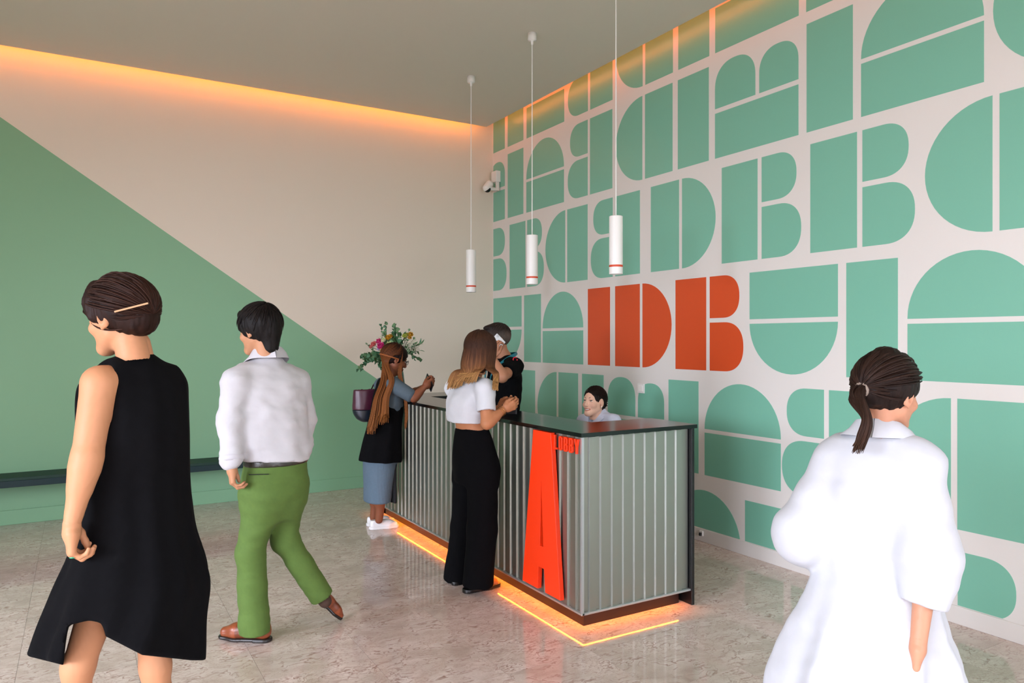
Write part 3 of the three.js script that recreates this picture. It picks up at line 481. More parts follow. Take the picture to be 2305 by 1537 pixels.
// locks of hair that lie on the head: combed from the hairline to a knot, or short and fanning out from the crown
function locks(HM, { n = 240, r = 0.0022, t = 0.016, knot, crown, color, s = 11, lift = 0.05, face = [0.075, 0.105, 0.085], low = -0.5 }) {
  seed = s; const R = [0.0745 + t, 0.088 + t, 0.1 + t], on = (d, k) => V(d.x * R[0] * k, 0.03 + d.y * R[1] * k, -0.016 + d.z * R[2] * k), paths = [], end = new THREE.Vector3(...(knot ?? crown)).normalize();
  while (paths.length < n) {
    const d = V(rnd() * 2 - 1, rnd() * 1.6 - 0.6, rnd() * 2 - 1).normalize(), p = on(d, 1); if (d.y < low - d.z * 0.2) continue;
    if ((p.x / face[0]) ** 2 + ((p.y + 0.05) / face[1]) ** 2 + ((p.z - 0.1) / face[2]) ** 2 < 1) continue;
    const a = knot ? d : end, b = knot ? end : d, u0 = knot ? 0 : 0.05 + rnd() * 0.5, u1 = knot ? 0.96 : Math.min(1, u0 + 0.35 + rnd() * 0.3), k = 1 + (rnd() - 0.4) * lift, pts = [];
    let onEar = false;
    for (let i = 0; i <= 5; i++) { const u = lerp(u0, u1, i / 5), q = a.clone().lerp(b, u); q.x += (rnd() - 0.5) * 0.02; q.normalize(); const w = on(q, knot ? k + 0.03 * Math.sin(u * 3.1) : k + (i === 5 ? 0.03 * rnd() : 0)); if (Math.abs(w.x) > 0.055 && Math.abs(w.y + 0.006) < 0.036 && Math.abs(w.z + 0.004) < 0.034) onEar = true; pts.push(w.applyMatrix4(HM)); }
    if (onEar) continue;
    paths.push([pts, (q) => r * (q > 0.75 ? 1 - (q - 0.75) * 3.2 : 0.5 + Math.min(0.5, q * 3)), 14, paths.length]);
  }
  const c = colour(color); return hangTubes(paths, (q, i) => c.clone().multiplyScalar(0.6 + 0.9 * ((i * 37) % 19) / 19), 4);
}
// 1 ─ woman in a black sleeveless dress, walking away to the left
{
  const F = figure('woman seen from behind in a loose black sleeveless dress, hair pinned up, walking', 265, 1851, 2.4, -0.72, 0.69), p = F.p, l = lev(F), g = F.g;
  const HM = headMatrix(p(268, 712, 2.4), 0.5, 0.1, -0.03, 1.0), skin = 0xc98f68;
  const head = makeHead(HM, skin, { cell: 0.004, lips: 0xa05a4a });
  const J = { C: p(303, 775, 2.42), N: p(310, 812, 2.43), SL: p(224, 862, 2.3), EL: p(196, 1030, 2.24), WL: p(162, 1178, 2.2), SR: p(370, 866, 2.52), ER: p(385, 1030, 2.62), WR: p(350, 1150, 2.68), HL: p(284, 1180, 2.37), KL: p(176, 1500, 2.38), AL: p(152, 1795, 2.46), HR: p(318, 1180, 2.48), KR: p(350, 1500, 2.5), AR: p(372, 1790, 2.5) };
  J.trunk = [l(305, 838, 2.43, 0.12, 0.06), l(303, 862, 2.43, 0.15, 0.085), l(300, 940, 2.42, 0.15, 0.105), l(296, 1050, 2.42, 0.13, 0.1), l(306, 1160, 2.43, 0.15, 0.115), l(308, 1230, 2.43, 0.145, 0.11)];
  const hl = hand(J.WL, F.dir(-0.08, -0.96, 0.1), F.dir(0.8, 0, 0.5), 1, 0.75, 1.0, 0.8), hr = hand(J.WR, F.dir(-0.2, -0.9, 0.2), F.dir(-0.6, 0, 0.5), -1, 0.4);
  part('body', bodyMesh(F, J, { s: 0.98, arm: 1.18, leg: 0.92, skin, head, hands: [hl, hr], cell: 0.008, neck: 1.05 }), skinMat, g);
  addHead(F, head, g, 0x2a1a12);
  // dress
  const line = [[60, 1476], [143, 1497], [152, 1408], [200, 1396], [230, 1402], [238, 1432], [320, 1474], [430, 1486], [520, 1486]];
  const hem = (x, z) => { const w = V(x, 0, z).applyAxisAngle(V(0, 1, 0), F.yaw).add(F.foot), dd = w.dot(CF), px = W / 2 + (FOCAL * w.dot(CR)) / dd; let i = 0; while (i < line.length - 2 && px > line[i + 1][0]) i++; const [a, A] = line[i], [b, B] = line[i + 1]; return EYE - ((lerp(A, B, clamp((px - a) / (b - a))) - 766) / FOCAL) * dd; };
  const fold = (a, y) => 1 + 0.05 * clamp((1.25 - y) / 0.7) * Math.sin(a * 7 + 4 * nz(a, y * 1.5, 2)) + 0.014 * Math.sin(a * 13 + y * 3);
  let d = join(0.05, loft([l(305, 832, 2.43, 0.13, 0.07), l(303, 870, 2.43, 0.168, 0.11), l(304, 960, 2.42, 0.172, 0.132), l(304, 1080, 2.43, 0.172, 0.14), l(308, 1190, 2.43, 0.18, 0.15), l(302, 1310, 2.42, 0.232, 0.2), l(276, 1420, 2.4, 0.255, 0.22), l(262, 1520, 2.4, 0.272, 0.235)], 0, fold), cap(J.N.clone().add(V(0, -0.028, 0)), J.SR.clone().lerp(J.N, 0.1).add(V(0, 0.0, 0)), 0.058, 0.062), cap(J.N.clone().add(V(0, -0.028, 0)), J.SL.clone().lerp(J.N, 0.35), 0.055, 0.05));
  d = cut(d, cap(J.SL.clone().add(F.dir(-0.3, 0, -0.5).multiplyScalar(0.045)).add(V(0, 0.05, 0)), J.SL.clone().add(F.dir(-0.3, 0, -0.5).multiplyScalar(0.045)).add(V(0, -0.09, 0)), 0.078, 0.072), 0.01);
  d = meet(wrinkle(d, 0.006, 6, 3), above(hem), 0.006);
  part('dress', meshed(d, [[-0.42, 0.45, -0.4], [0.42, 1.62, 0.42]], 0.009, dyed(0x0b0b0d, 0.2)), darkCloth, g);
  // hair pinned up
  let h = join(0.035, hairCap({ thick: 0.014, faceY: -0.055, faceH: 0.1, faceD: 0.09, faceW: 0.085, nape: -0.06, slope: 0.9 }), ell(V(0, -0.02, -0.082), [0.056, 0.052, 0.05]), ell(V(0, 0.09, -0.045), [0.052, 0.034, 0.06], [-0.35, 0, 0]), cap(V(0.03, 0.09, 0.05), V(0.01, 0.068, 0.098), 0.028, 0.016), cap(V(-0.03, 0.09, 0.05), V(-0.035, 0.05, 0.088), 0.026, 0.014), cap(V(0.06, 0.05, 0.05), V(0.075, 0.0, 0.03), 0.016, 0.008));
  part('hair', meshed(strands(h, 0.003, 40), [[-0.13, -0.13, -0.17], [0.13, 0.16, 0.15]], 0.004, (x, y, z) => { const k = 0.8 + 0.5 * nz(x * 60, y * 12, z * 60), c = colour(0x2a1710); return { r: c.r * k, g: c.g * k, b: c.b * k }; }).applyMatrix4(HM), hairMat, g);
  part('hair_locks', locks(HM, { knot: [0, -0.35, -1], color: 0x2e1a12, t: 0.018, n: 320, r: 0.003, lift: 0.09 }), hairMat, g);
  part('hair_clip', rbox(-0.05, 0.05, -0.003, 0.003, -0.003, 0.003, 0.002).applyMatrix4(new THREE.Matrix4().makeRotationFromEuler(new THREE.Euler(0, -0.9, -0.2))).translate(0.066, 0.016, -0.112).applyMatrix4(HM), mat(0xc9a27a, 0.3), g, 'pale hair clip');
  part('ring', new THREE.TorusGeometry(0.0095, 0.003, 8, 20).rotateX(Math.PI / 2).translate(...hl.at(0.1, -0.012, 0.006).toArray()), mat(0x2f9a72, 0.25), g, 'green ring');
  for (const [a, s] of [[J.AL, 1], [J.AR, -1]]) { const hh = V(a.x, 0, a.z - 0.05), t = V(a.x + s * 0.015, 0, a.z + 0.2), S = shoeFields(hh, t, { top: 0.075 }); part('shoe', merge([meshed(S.upper, S.box, 0.005, dyed(0x1a1614, 0.1)), meshed(S.slab(0, 0.018), S.box, 0.005, dyed(0x0c0a0a, 0.1))]), leatherMat, g); }
}

// 2 ─ man in a white shirt and green trousers, striding left
{
  const F = figure('man seen from behind in white shirt with rolled sleeves and green trousers, striding', 600, 1437, 3.88, -0.65, 0.76), p = F.p, l = lev(F), g = F.g;
  const HM = headMatrix(p(581, 742, 3.84), 0.5, 0.12, 0, 1.02), skin = 0xc08a66, head = makeHead(HM, skin, { cell: 0.0045 });
  const J = { C: p(594, 778, 3.85), N: p(600, 812, 3.87), SL: p(532, 858, 3.73), EL: p(519, 948, 3.69), WL: p(522, 1046, 3.64), SR: p(668, 860, 3.99), ER: p(684, 938, 4.03), WR: p(680, 1012, 3.95) };
  J.trunk = [l(603, 838, 3.87, 0.14, 0.065), l(604, 865, 3.87, 0.17, 0.09), l(606, 930, 3.86, 0.165, 0.105), l(612, 1000, 3.86, 0.15, 0.1), l(616, 1040, 3.86, 0.15, 0.1)];
  const hl = hand(J.WL, F.dir(0.0, -0.97, 0.05), F.dir(0.8, 0, 0.4), 1, 0.6, 1.0, 0.5), hr = hand(J.WR, F.dir(-0.3, -0.8, -0.2), F.dir(-0.8, 0, 0.4), -1, 0.5);
  part('body', bodyMesh(F, J, { s: 1.08, skin, head, hands: [hl, hr], cell: 0.01 }), skinMat, g); addHead(F, head, g, 0x17110d);
  let h = join(0.02, hairCap({ thick: 0.02, faceY: -0.06, faceH: 0.105, faceD: 0.088, faceW: 0.078, nape: -0.085, slope: 0.9 }), ell(V(0, 0.085, 0.045), [0.055, 0.03, 0.06]), cap(V(0, -0.03, -0.075), V(0, -0.1, -0.066), 0.052, 0.04));
  part('hair', meshed(strands(h, 0.003, 40), [[-0.12, -0.14, -0.15], [0.12, 0.15, 0.14]], 0.0045, dyed(0x14100e, 0.3, 60)).applyMatrix4(HM), hairMat, g);
  part('hair_locks', locks(HM, { crown: [0.1, 0.9, -0.45], color: 0x17110e, t: 0.02, n: 320, r: 0.0032, s: 12, lift: 0.08, low: -0.75 }), hairMat, g);
  // shirt
  const bl = (a, y) => 1 + 0.012 * Math.sin(a * 9 + y * 5) + 0.02 * nz(a * 2, y * 9, 4);
  let d = join(0.05, loft([l(602, 826, 3.87, 0.13, 0.075), l(604, 858, 3.87, 0.195, 0.115), l(605, 920, 3.87, 0.202, 0.14), l(611, 985, 3.86, 0.2, 0.145), l(617, 1016, 3.86, 0.19, 0.14), l(618, 1040, 3.86, 0.185, 0.138)], 0, bl), cap(J.N.clone().add(V(0, -0.025, 0)), J.SL.clone(), 0.062, 0.068), cap(J.N.clone().add(V(0, -0.025, 0)), J.SR.clone(), 0.062, 0.068));
  const sleeves = [['L', 0.4], ['R', 0.5]].map(([k]) => join(0.03, cap(J['S' + k], J['E' + k], 0.07, 0.062), capFlat(J['E' + k], J['W' + k].clone().lerp(J['E' + k], 0.12), 0.062, 0.05), cap(J['W' + k].clone().lerp(J['E' + k], 0.2), J['W' + k].clone().lerp(J['E' + k], 0.1), 0.05, 0.05)));
  const hemB = (x, z) => p(600, 1036, 3.86).y + 0.01 * Math.sin(x * 9 + 1);
  const torso = meet(d, above(hemB), 0.008);
  part('shirt', meshed(wrinkle(wrinkle(join(0.035, torso, ...sleeves), 0.009, 7, 12), 0.003, 12, 30, 12, 3), boxOf([J.SL, J.EL, J.WL, J.SR, J.ER, J.WR, J.N, p(600, 1030, 3.86).add(V(0.15, 0, 0.1)), p(600, 1030, 3.86).add(V(-0.15, 0, -0.1))], 0.12), 0.009, dyed(0xc6c4c6, 0.02)), clothMat, g);
  const cuff = (k) => { const w = J['W' + k], e = J['E' + k], a = w.clone().lerp(e, 0.16), dir = w.clone().sub(e).normalize(); return new THREE.TorusGeometry(0.049, 0.012, 10, 26).scale(1, 1, 1.5).applyQuaternion(new THREE.Quaternion().setFromUnitVectors(V(0, 0, 1), dir)).translate(a.x, a.y, a.z); };
  const whiteCloth = mat(0xc8c6ca, 0.85); part('cuff', cuff('L'), whiteCloth, g); part('cuff', cuff('R'), whiteCloth, g);
  for (const s of [-1, 1]) part('collar', ribbon([V(0, 0.082, -0.09), V(s * 0.072, 0.066, -0.03), V(s * 0.054, 0.03, 0.05), V(s * 0.014, -0.03, 0.085)].map((v) => v.add(J.N)), [V(0, 0.02, -0.128), V(s * 0.105, 0.012, -0.04), V(s * 0.112, -0.03, 0.06), V(s * 0.06, -0.06, 0.115)].map((v) => v.add(J.N))), mat(0xc8c6ca, 0.85), g);
  // trousers
  const HL = p(592, 1105, 3.8), KL = p(564, 1245, 3.8), AL = p(573, 1405, 3.83), HR = p(648, 1105, 3.93), KR = p(640, 1212, 3.96), AR = p(716, 1330, 4.04);
  const crease = (f) => wrinkle(f, 0.006, 5, 15, 5, 4);
  let t = join(0.07, loft([l(622, 1020, 3.86, 0.16, 0.115), l(621, 1050, 3.86, 0.165, 0.12), l(618, 1100, 3.86, 0.178, 0.132), l(617, 1140, 3.86, 0.15, 0.105), l(617, 1165, 3.86, 0.1, 0.07)]), join(0.03, cap(HL, KL, 0.092, 0.072), capFlat(KL, AL.clone().lerp(KL, -0.11), 0.071, 0.08)), join(0.03, cap(HR, KR, 0.09, 0.07), capFlat(KR, AR.clone().lerp(KR, -0.12), 0.07, 0.064)));
  t = meet(t, below(p(620, 1030, 3.86).y), 0.006);
  part('trousers', meshed(crease(t), boxOf([HL, KL, AL, HR, KR, AR, p(620, 1030, 3.86)], 0.2), 0.009, dyed(0x55702f, 0.08, 20)), clothMat, g);
  part('belt', meshed(meet(meet(loft([l(622, 1015, 3.86, 0.168, 0.123), l(621, 1048, 3.86, 0.17, 0.125)]), below(p(620, 1028, 3.86).y)), above(p(620, 1044, 3.86).y)), boxOf([p(620, 1036, 3.86)], 0.22), 0.008, dyed(0x2e2b22, 0.25, 140)), leatherMat, g);
  part('back_pocket', meshed(join(0.004, cap(p(560, 1068, 3.7), p(605, 1067, 3.71), 0.003)), boxOf([p(582, 1068, 3.7)], 0.08), 0.003, dyed(0x1c2418, 0.1)), clothMat, g, 'dark back pocket slit');
  // legs inside: ankles and socks so that no gap shows
  part('sock', merge([meshed(cap(AL, AL.clone().add(V(0, -0.03, 0.01)), 0.036, 0.034), boxOf([AL], 0.14), 0.007, dyed(0x4a3428)), meshed(cap(AR, AR.clone().add(F.dir(0.25, -0.4, 0.05).multiplyScalar(0.07)), 0.042, 0.036), boxOf([AR], 0.15), 0.007, dyed(0x4a3428))]), clothMat, g);
  const gL = p(610, 1443, 3.848), tL = p(494, 1435, 3.892); gL.y = tL.y = 0;
  const hR = p(716, 1352, 4.07), tR = p(766, 1396, 4.13);
  for (const [a, b, up] of [[gL, tL, V(0, 1, 0)], [hR, tR, F.dir(0.62, 0.75, 0)]]) {
    const S = shoeFields(a, b, { up, top: 0.1 }), brown = dyed(0x8a4526, 0.18, 26), sh = part('shoe', meshed(S.upper, S.box, 0.005, (x, y, z) => { const c = brown(x, y, z), t = ((x - a.x) * (b.x - a.x) + (y - a.y) * (b.y - a.y) + (z - a.z) * (b.z - a.z)) / b.clone().sub(a).lengthSq(), k = t > 0.7 ? 1.0 : t > 0.36 && t < 0.62 ? 0.62 : 1.1; return { r: c.r * k, g: c.g * k, b: c.b * k }; }), leatherMat, g, 'brown leather brogue');
    part('sole', merge([meshed(S.slab(0.004, 0.02, 0.0015), grow(S.box, 0.02), 0.005, dyed(0x191412)), meshed(meet(S.slab(0, 0.016, 0.003), (x, y, z) => ((x - a.x) * (b.x - a.x) + (y - a.y) * (b.y - a.y) + (z - a.z) * (b.z - a.z)) / b.clone().sub(a).lengthSq() - 0.3), S.box, 0.005, dyed(0x191412))]), leatherMat, sh);
    const lace = []; for (let i = 0; i < 4; i++) { const t = 0.4 + i * 0.055, h0 = 0.079 + (0.4 - t) * 0.09; lace.push(tube([S.at(t, h0 - 0.012, -0.022).toArray(), S.at(t, h0 + 0.006, 0).toArray(), S.at(t, h0 - 0.012, 0.022).toArray()], 0.0028, 10, 6)); }
    part('laces', merge(lace), mat(0x3a1f18, 0.7), sh);
  }
}

// 3 ─ woman with long copper braids leaning on the counter
{
  const F = figure('woman with long copper braids and glasses leaning on the counter in a black sleeveless coat', 858, 1190, 6.14, 0.86, 0.5), p = F.p, l = lev(F), g = F.g;
  const HM = headMatrix(p(890, 808, 6.1), -0.08, 0.32, 0, 1.0), skin = 0x8a5238, head = makeHead(HM, skin, { cell: 0.004, lips: 0x7a3a34, tilt: 0.42 });
  const J = { C: p(880, 838, 6.11), N: p(874, 853, 6.12), SR: p(887, 866, 5.98), ER: p(932, 897, 5.94), WR: p(956, 871, 5.97), SL: p(858, 866, 6.27), EL: p(920, 897, 6.24), WL: p(954, 871, 6.1), HR: p(866, 1010, 6.08), KR: p(860, 1095, 6.09), AR: p(853, 1170, 6.1), HL: p(852, 1010, 6.22), KL: p(850, 1095, 6.22), AL: p(841, 1165, 6.22) };
  J.ER.y = Math.max(J.ER.y, CT + 0.034); J.EL.y = Math.max(J.EL.y, CT + 0.034);
  J.trunk = [l(874, 862, 6.12, 0.12, 0.06), l(874, 875, 6.12, 0.145, 0.08), l(876, 905, 6.12, 0.14, 0.105), l(868, 955, 6.12, 0.125, 0.1), l(862, 1005, 6.12, 0.16, 0.125)];
  const hr = hand(J.WR, F.dir(0.5, 0.35, 0.35), F.dir(-0.3, 0.4, 0.8), -1, 0.7, 0.95, 0.6), hl = hand(J.WL, F.dir(0.55, 0.3, -0.1), F.dir(-0.2, 0.5, -0.8), 1, 0.6, 0.95, 0.6);
  part('body', bodyMesh(F, J, { s: 0.95, skin, head, hands: [hr, hl], cell: 0.009 }), skinMat, g); addHead(F, head, g, 0x1a100c);
  // glasses
  const gl = []; for (const s of [-1, 1]) { gl.push(new THREE.TorusGeometry(0.021, 0.0022, 8, 28).scale(1.05, 0.9, 1).translate(s * 0.032, -0.002, 0.1)); gl.push(tube([[s * 0.053, 0.006, 0.098], [s * 0.074, 0.004, 0.06], [s * 0.08, 0.0, 0.0], [s * 0.078, -0.012, -0.02]], 0.0022, 16, 6)); } gl.push(tube([[-0.011, 0.002, 0.101], [0, 0.006, 0.108], [0.011, 0.002, 0.101]], 0.002, 8, 6));
  part('glasses', merge(gl).applyMatrix4(HM), mat(0x120d0b, 0.3), g);
  // grey top with elbow sleeves
  const grey = dyed(0x54646f, 0.06, 60);
  const tee = join(0.03, loft([l(874, 856, 6.12, 0.11, 0.06), l(874, 872, 6.12, 0.155, 0.09), l(876, 905, 6.12, 0.15, 0.115), l(870, 950, 6.12, 0.135, 0.11)]), cap(J.SR, J.ER.clone().lerp(J.SR, 0.2), 0.056, 0.05), capFlat(J.SR, J.ER.clone().lerp(J.SR, 0.12), 0.054, 0.047), capFlat(J.SL, J.EL.clone().lerp(J.SL, 0.12), 0.054, 0.047), cap(J.N.clone().add(V(0, -0.03, 0)), J.SR, 0.05, 0.055), cap(J.N.clone().add(V(0, -0.03, 0)), J.SL, 0.05, 0.055));
  part('top', meshed(wrinkle(tee, 0.004, 10, 14), boxOf([J.SR, J.SL, J.ER, J.EL, J.N, p(870, 950, 6.12)], 0.17), 0.008, grey), clothMat, g, 'grey short-sleeved top');
  // sleeveless coat, open at the front
  const hem = (x, z) => p(862, 1036, 6.12).y + 0.05 * (0 - z) * 1.2;
  let coat = join(0.04, loft([l(873, 866, 6.12, 0.125, 0.085), l(873, 885, 6.12, 0.135, 0.115), l(872, 915, 6.12, 0.15, 0.135), l(866, 955, 6.12, 0.155, 0.145), l(860, 1000, 6.12, 0.175, 0.165), l(855, 1050, 6.12, 0.2, 0.185)], 0, (a, y) => 1 + 0.03 * clamp((1.1 - y) / 0.4) * Math.sin(a * 8 + 1)), cap(J.N.clone().add(V(0.04, -0.035, -0.02)), J.SL.clone().lerp(J.N, 0.25), 0.05, 0.052), cap(J.N.clone().add(V(-0.03, -0.035, -0.02)), J.SR.clone().lerp(J.N, 0.5), 0.05, 0.05));
  coat = cut(coat, cap(J.SR.clone().add(V(-0.03, 0.05, 0.01)), J.SR.clone().add(V(-0.03, -0.1, 0.02)), 0.075, 0.066), 0.01);
  coat = meet(coat, above(hem), 0.005);
  part('coat', meshed(wrinkle(coat, 0.004, 6, 4), boxOf([J.N, p(862, 1050, 6.12)], 0.27), 0.009, dyed(0x0b0b0d, 0.2)), darkCloth, g);
  // ribbed skirt with a side slit
  let sk = loft([l(860, 1000, 6.13, 0.16, 0.14), l(856, 1040, 6.13, 0.165, 0.14), l(852, 1090, 6.13, 0.16, 0.12), l(849, 1128, 6.13, 0.158, 0.108)], 0, (a) => 1 + 0.008 * Math.sin(a * 60));
  sk = meet(sk, above((x, z) => p(848, 1126, 6.16).y), 0.004); sk = cut(sk, cap(J.KR.clone().add(V(-0.09, 0.05, 0.15)), J.AR.clone().add(V(-0.08, 0, 0.12)), 0.055, 0.07), 0.004);
  part('skirt', meshed(sk, boxOf([p(856, 1000, 6.13), p(847, 1130, 6.16)], 0.2), 0.008, dyed(0x5c7080, 0.06, 60)), clothMat, g, 'blue grey ribbed skirt with side slit');
  part('coat_panel', meshed(wrinkle(meet(loft([l(884, 1010, 6.1, 0.03, 0.03), l(885, 1070, 6.1, 0.05, 0.022), l(886, 1133, 6.1, 0.05, 0.02)]), above(p(886, 1131, 6.1).y)), 0.006, 14, 4), boxOf([p(885, 1010, 6.1), p(886, 1133, 6.1)], 0.09), 0.007, dyed(0x2b2b2c, 0.1)), darkCloth, g, 'long dark panel hanging at the front');
  const shoe = (hx, hy, tx, ty) => { const a = p(hx, hy, 2605.4 / (hy - 766)), b = p(tx, ty, 2605.4 / (ty - 766)); a.y = b.y = 0; const S = shoeFields(a, b, { top: 0.085 }), m = mat(0xf1f0ee, 0.45), s = part('shoe', meshed(S.upper, S.box, 0.005, dyed(0xf0efee, 0.01)), leatherMat, g, 'white lace-up sneaker'); part('sole', meshed(S.slab(0, 0.026, 0.005), grow(S.box, 0.02), 0.005, dyed(0xe9e8e6, 0.01)), clothMat, s); const lace = []; for (let i = 0; i < 5; i++) { const t = 0.38 + i * 0.06, h0 = 0.084 - (t - 0.38) * 0.09; lace.push(tube([S.at(t, h0 - 0.016, -0.022).toArray(), S.at(t + 0.02, h0 + 0.006, 0).toArray(), S.at(t, h0 - 0.016, 0.022).toArray()], 0.003, 10, 6)); } part('laces', merge(lace), mat(0xd5d5d6, 0.8), s); };
  shoe(832, 1192, 897, 1186); shoe(826, 1184, 890, 1178);
  // braids
  let sc = hairCap({ thick: 0.012, faceY: -0.055, faceH: 0.105, faceD: 0.085, faceW: 0.074, nape: -0.08, slope: 0.7 });
  part('hair', meshed(strands(sc, 0.004, 40), [[-0.12, -0.14, -0.15], [0.12, 0.15, 0.14]], 0.0045, dyed(0x1d0f0b, 0.3, 60)).applyMatrix4(HM), hairMat, g, 'dark roots');
  const paths = [], hd = (x, y, z) => V(x, y, z).applyMatrix4(HM), tie = hd(0, -0.02, -0.13), back = F.dir(-0.9, 0, -0.3), near = F.dir(0.1, 0, -1);
  for (let i = 0; i < 230; i++) {
    const a = (rnd() - 0.5) * 4.0, e = Math.asin(rnd() * 0.97), on = (az, el, k = 1) => hd(Math.sin(az) * Math.cos(el) * 0.09 * k, 0.03 + Math.sin(el) * 0.103 * k, -0.016 - Math.cos(az) * Math.cos(el) * 0.115 * k);
    const wob = rnd() - 0.5, w2 = rnd() - 0.5, front = i % 17 === 0, b = a * 0.62;
    if (front) { const f0 = p(900 + w2 * 8, 842, 5.99), f1 = p(911 + w2 * 6, 885, 5.96), f2 = p(915 + w2 * 6, 930, 5.97), f3 = p(914 + w2 * 6, 966 - 20 * rnd(), 5.97); paths.push([[on(-1.9, 0.6, 1.0), on(-1.9, 0.1, 1.04), f0, f1, f2, f3], (t) => 0.0055 * (1 + 0.16 * Math.sin(t * 150)) * (1 - 0.5 * t), 60, i]); continue; }
    const side = clamp(-a / 2 + 0.5), q1 = p(861 + 22 * side + wob * 8, 860 + w2 * 10, lerp(6.03, 5.93, side) + 0.02 * w2), q2 = p(847 + 25 * side + wob * 8, 895, lerp(5.96, 5.92, side) + 0.03 * w2), q3 = p(840 + 30 * side + wob * 10, 932, 5.92 + 0.03 * w2), q4 = p(833 + 36 * side + wob * 14, 966 - 20 * rnd() + (side < 0.35 ? 12 : -14 * side), 5.9 + 0.03 * w2);
    paths.push([[on(a, e), on(a * 0.85, e * 0.45, 1.02), on(b, -0.18, 1.05), on(b * 0.8, -0.75, 1.04), q1, q2, q3, q4], (t) => 0.0051 * (1 + 0.2 * Math.sin(t * 230)) * (t > 0.92 ? 1 - (t - 0.92) * 7 : 1), 84, i]);
  }
  const bt = ramp([[0, 0x2c150c], [0.08, 0x5a311a], [0.25, 0x7a4620], [1, 0x8a5428]]);
  part('braids', hangTubes(paths, (t, i) => bt(t).multiplyScalar(0.5 + 0.7 * ((i * 37) % 10) / 10)), hairMat, g, 'long copper brown braids');
  part('hair_tie', tube([[-0.088, 0.0, 0.0], [-0.097, 0.0, -0.05], [-0.065, 0.0, -0.108], [0, 0, -0.136], [0.065, 0.0, -0.108], [0.097, 0.0, -0.05], [0.088, 0, 0.0]].map((v) => hd(...v).toArray()), 0.0065, 40, 8), mat(0x9a5424, 0.5), g);
  // phone in her hands, tote bag on her shoulder
  const ph = base('phone', 'dark phone held by the woman with braids', 'phone', [0, 0, 0]), pc = seen(966, 861, 6.02);
  ph.position.copy(pc); ph.rotation.set(-1.15, F.yaw, 0.25); part('case', rbox(-0.036, 0.036, -0.075, 0.075, -0.004, 0.004, 0.003), mat(0x14151a, 0.3), ph); part('screen', rbox(-0.033, 0.033, -0.07, 0.07, -0.0048, -0.0036, 0.0005), mat(0x0b0d12, 0.08), ph);
  const bag = base('tote_bag', 'burgundy leather tote bag with navy base hanging behind the woman with braids', 'bag', seen(822, 950, 6.3).toArray(), F.yaw);
  const bq = (px, py, d) => seen(px, py, d).sub(bag.position).applyAxisAngle(V(0, 1, 0), -F.yaw), bl2 = (px, py, rx, rz) => { const q = bq(px, py, 6.3); return [q.y, q.x, q.z, rx, rz]; };
  const bf = loft([bl2(829, 875, 0.06, 0.13), bl2(826, 900, 0.075, 0.125), bl2(825, 925, 0.082, 0.122), bl2(827, 940, 0.078, 0.1), bl2(832, 948, 0.06, 0.075)]);
  const hollow = loft([bl2(829, 866, 0.048, 0.118), bl2(826, 900, 0.062, 0.112), bl2(826, 915, 0.06, 0.105)]), ySplit = bq(825, 921, 6.3).y;
  const bb = [[-0.14, -0.03, -0.2], [0.14, 0.34, 0.2]], shell = cut(bf, hollow, 0.003);
  part('panel', meshed(meet(shell, above(ySplit), 0.002), bb, 0.006, dyed(0x4a1c30, 0.12, 14)), leatherMat, bag, 'burgundy leather upper'); part('base', meshed(meet(wrinkle(bf, 0.004, 8), below(ySplit), 0.002), bb, 0.006, dyed(0x101a28, 0.15, 14)), leatherMat, bag, 'navy leather base');
  for (const s of [-1, 1]) { const A = bq(838, 880, 6.3), B = bq(850, 880, 6.26), T = bq(856, 861, 6.24), o = s * 0.05; part('handle', tube([[A.x + o, A.y - 0.03, A.z], [A.x + o, A.y + 0.01, A.z + 0.01], [T.x + o * 0.3, T.y, T.z - 0.03], [T.x + o * 0.3, T.y - 0.01, T.z + 0.02], [B.x + o, B.y - 0.01, B.z], [B.x + o, B.y - 0.05, B.z]], 0.006, 40, 8), mat(0x3a1626, 0.5), bag); }
}
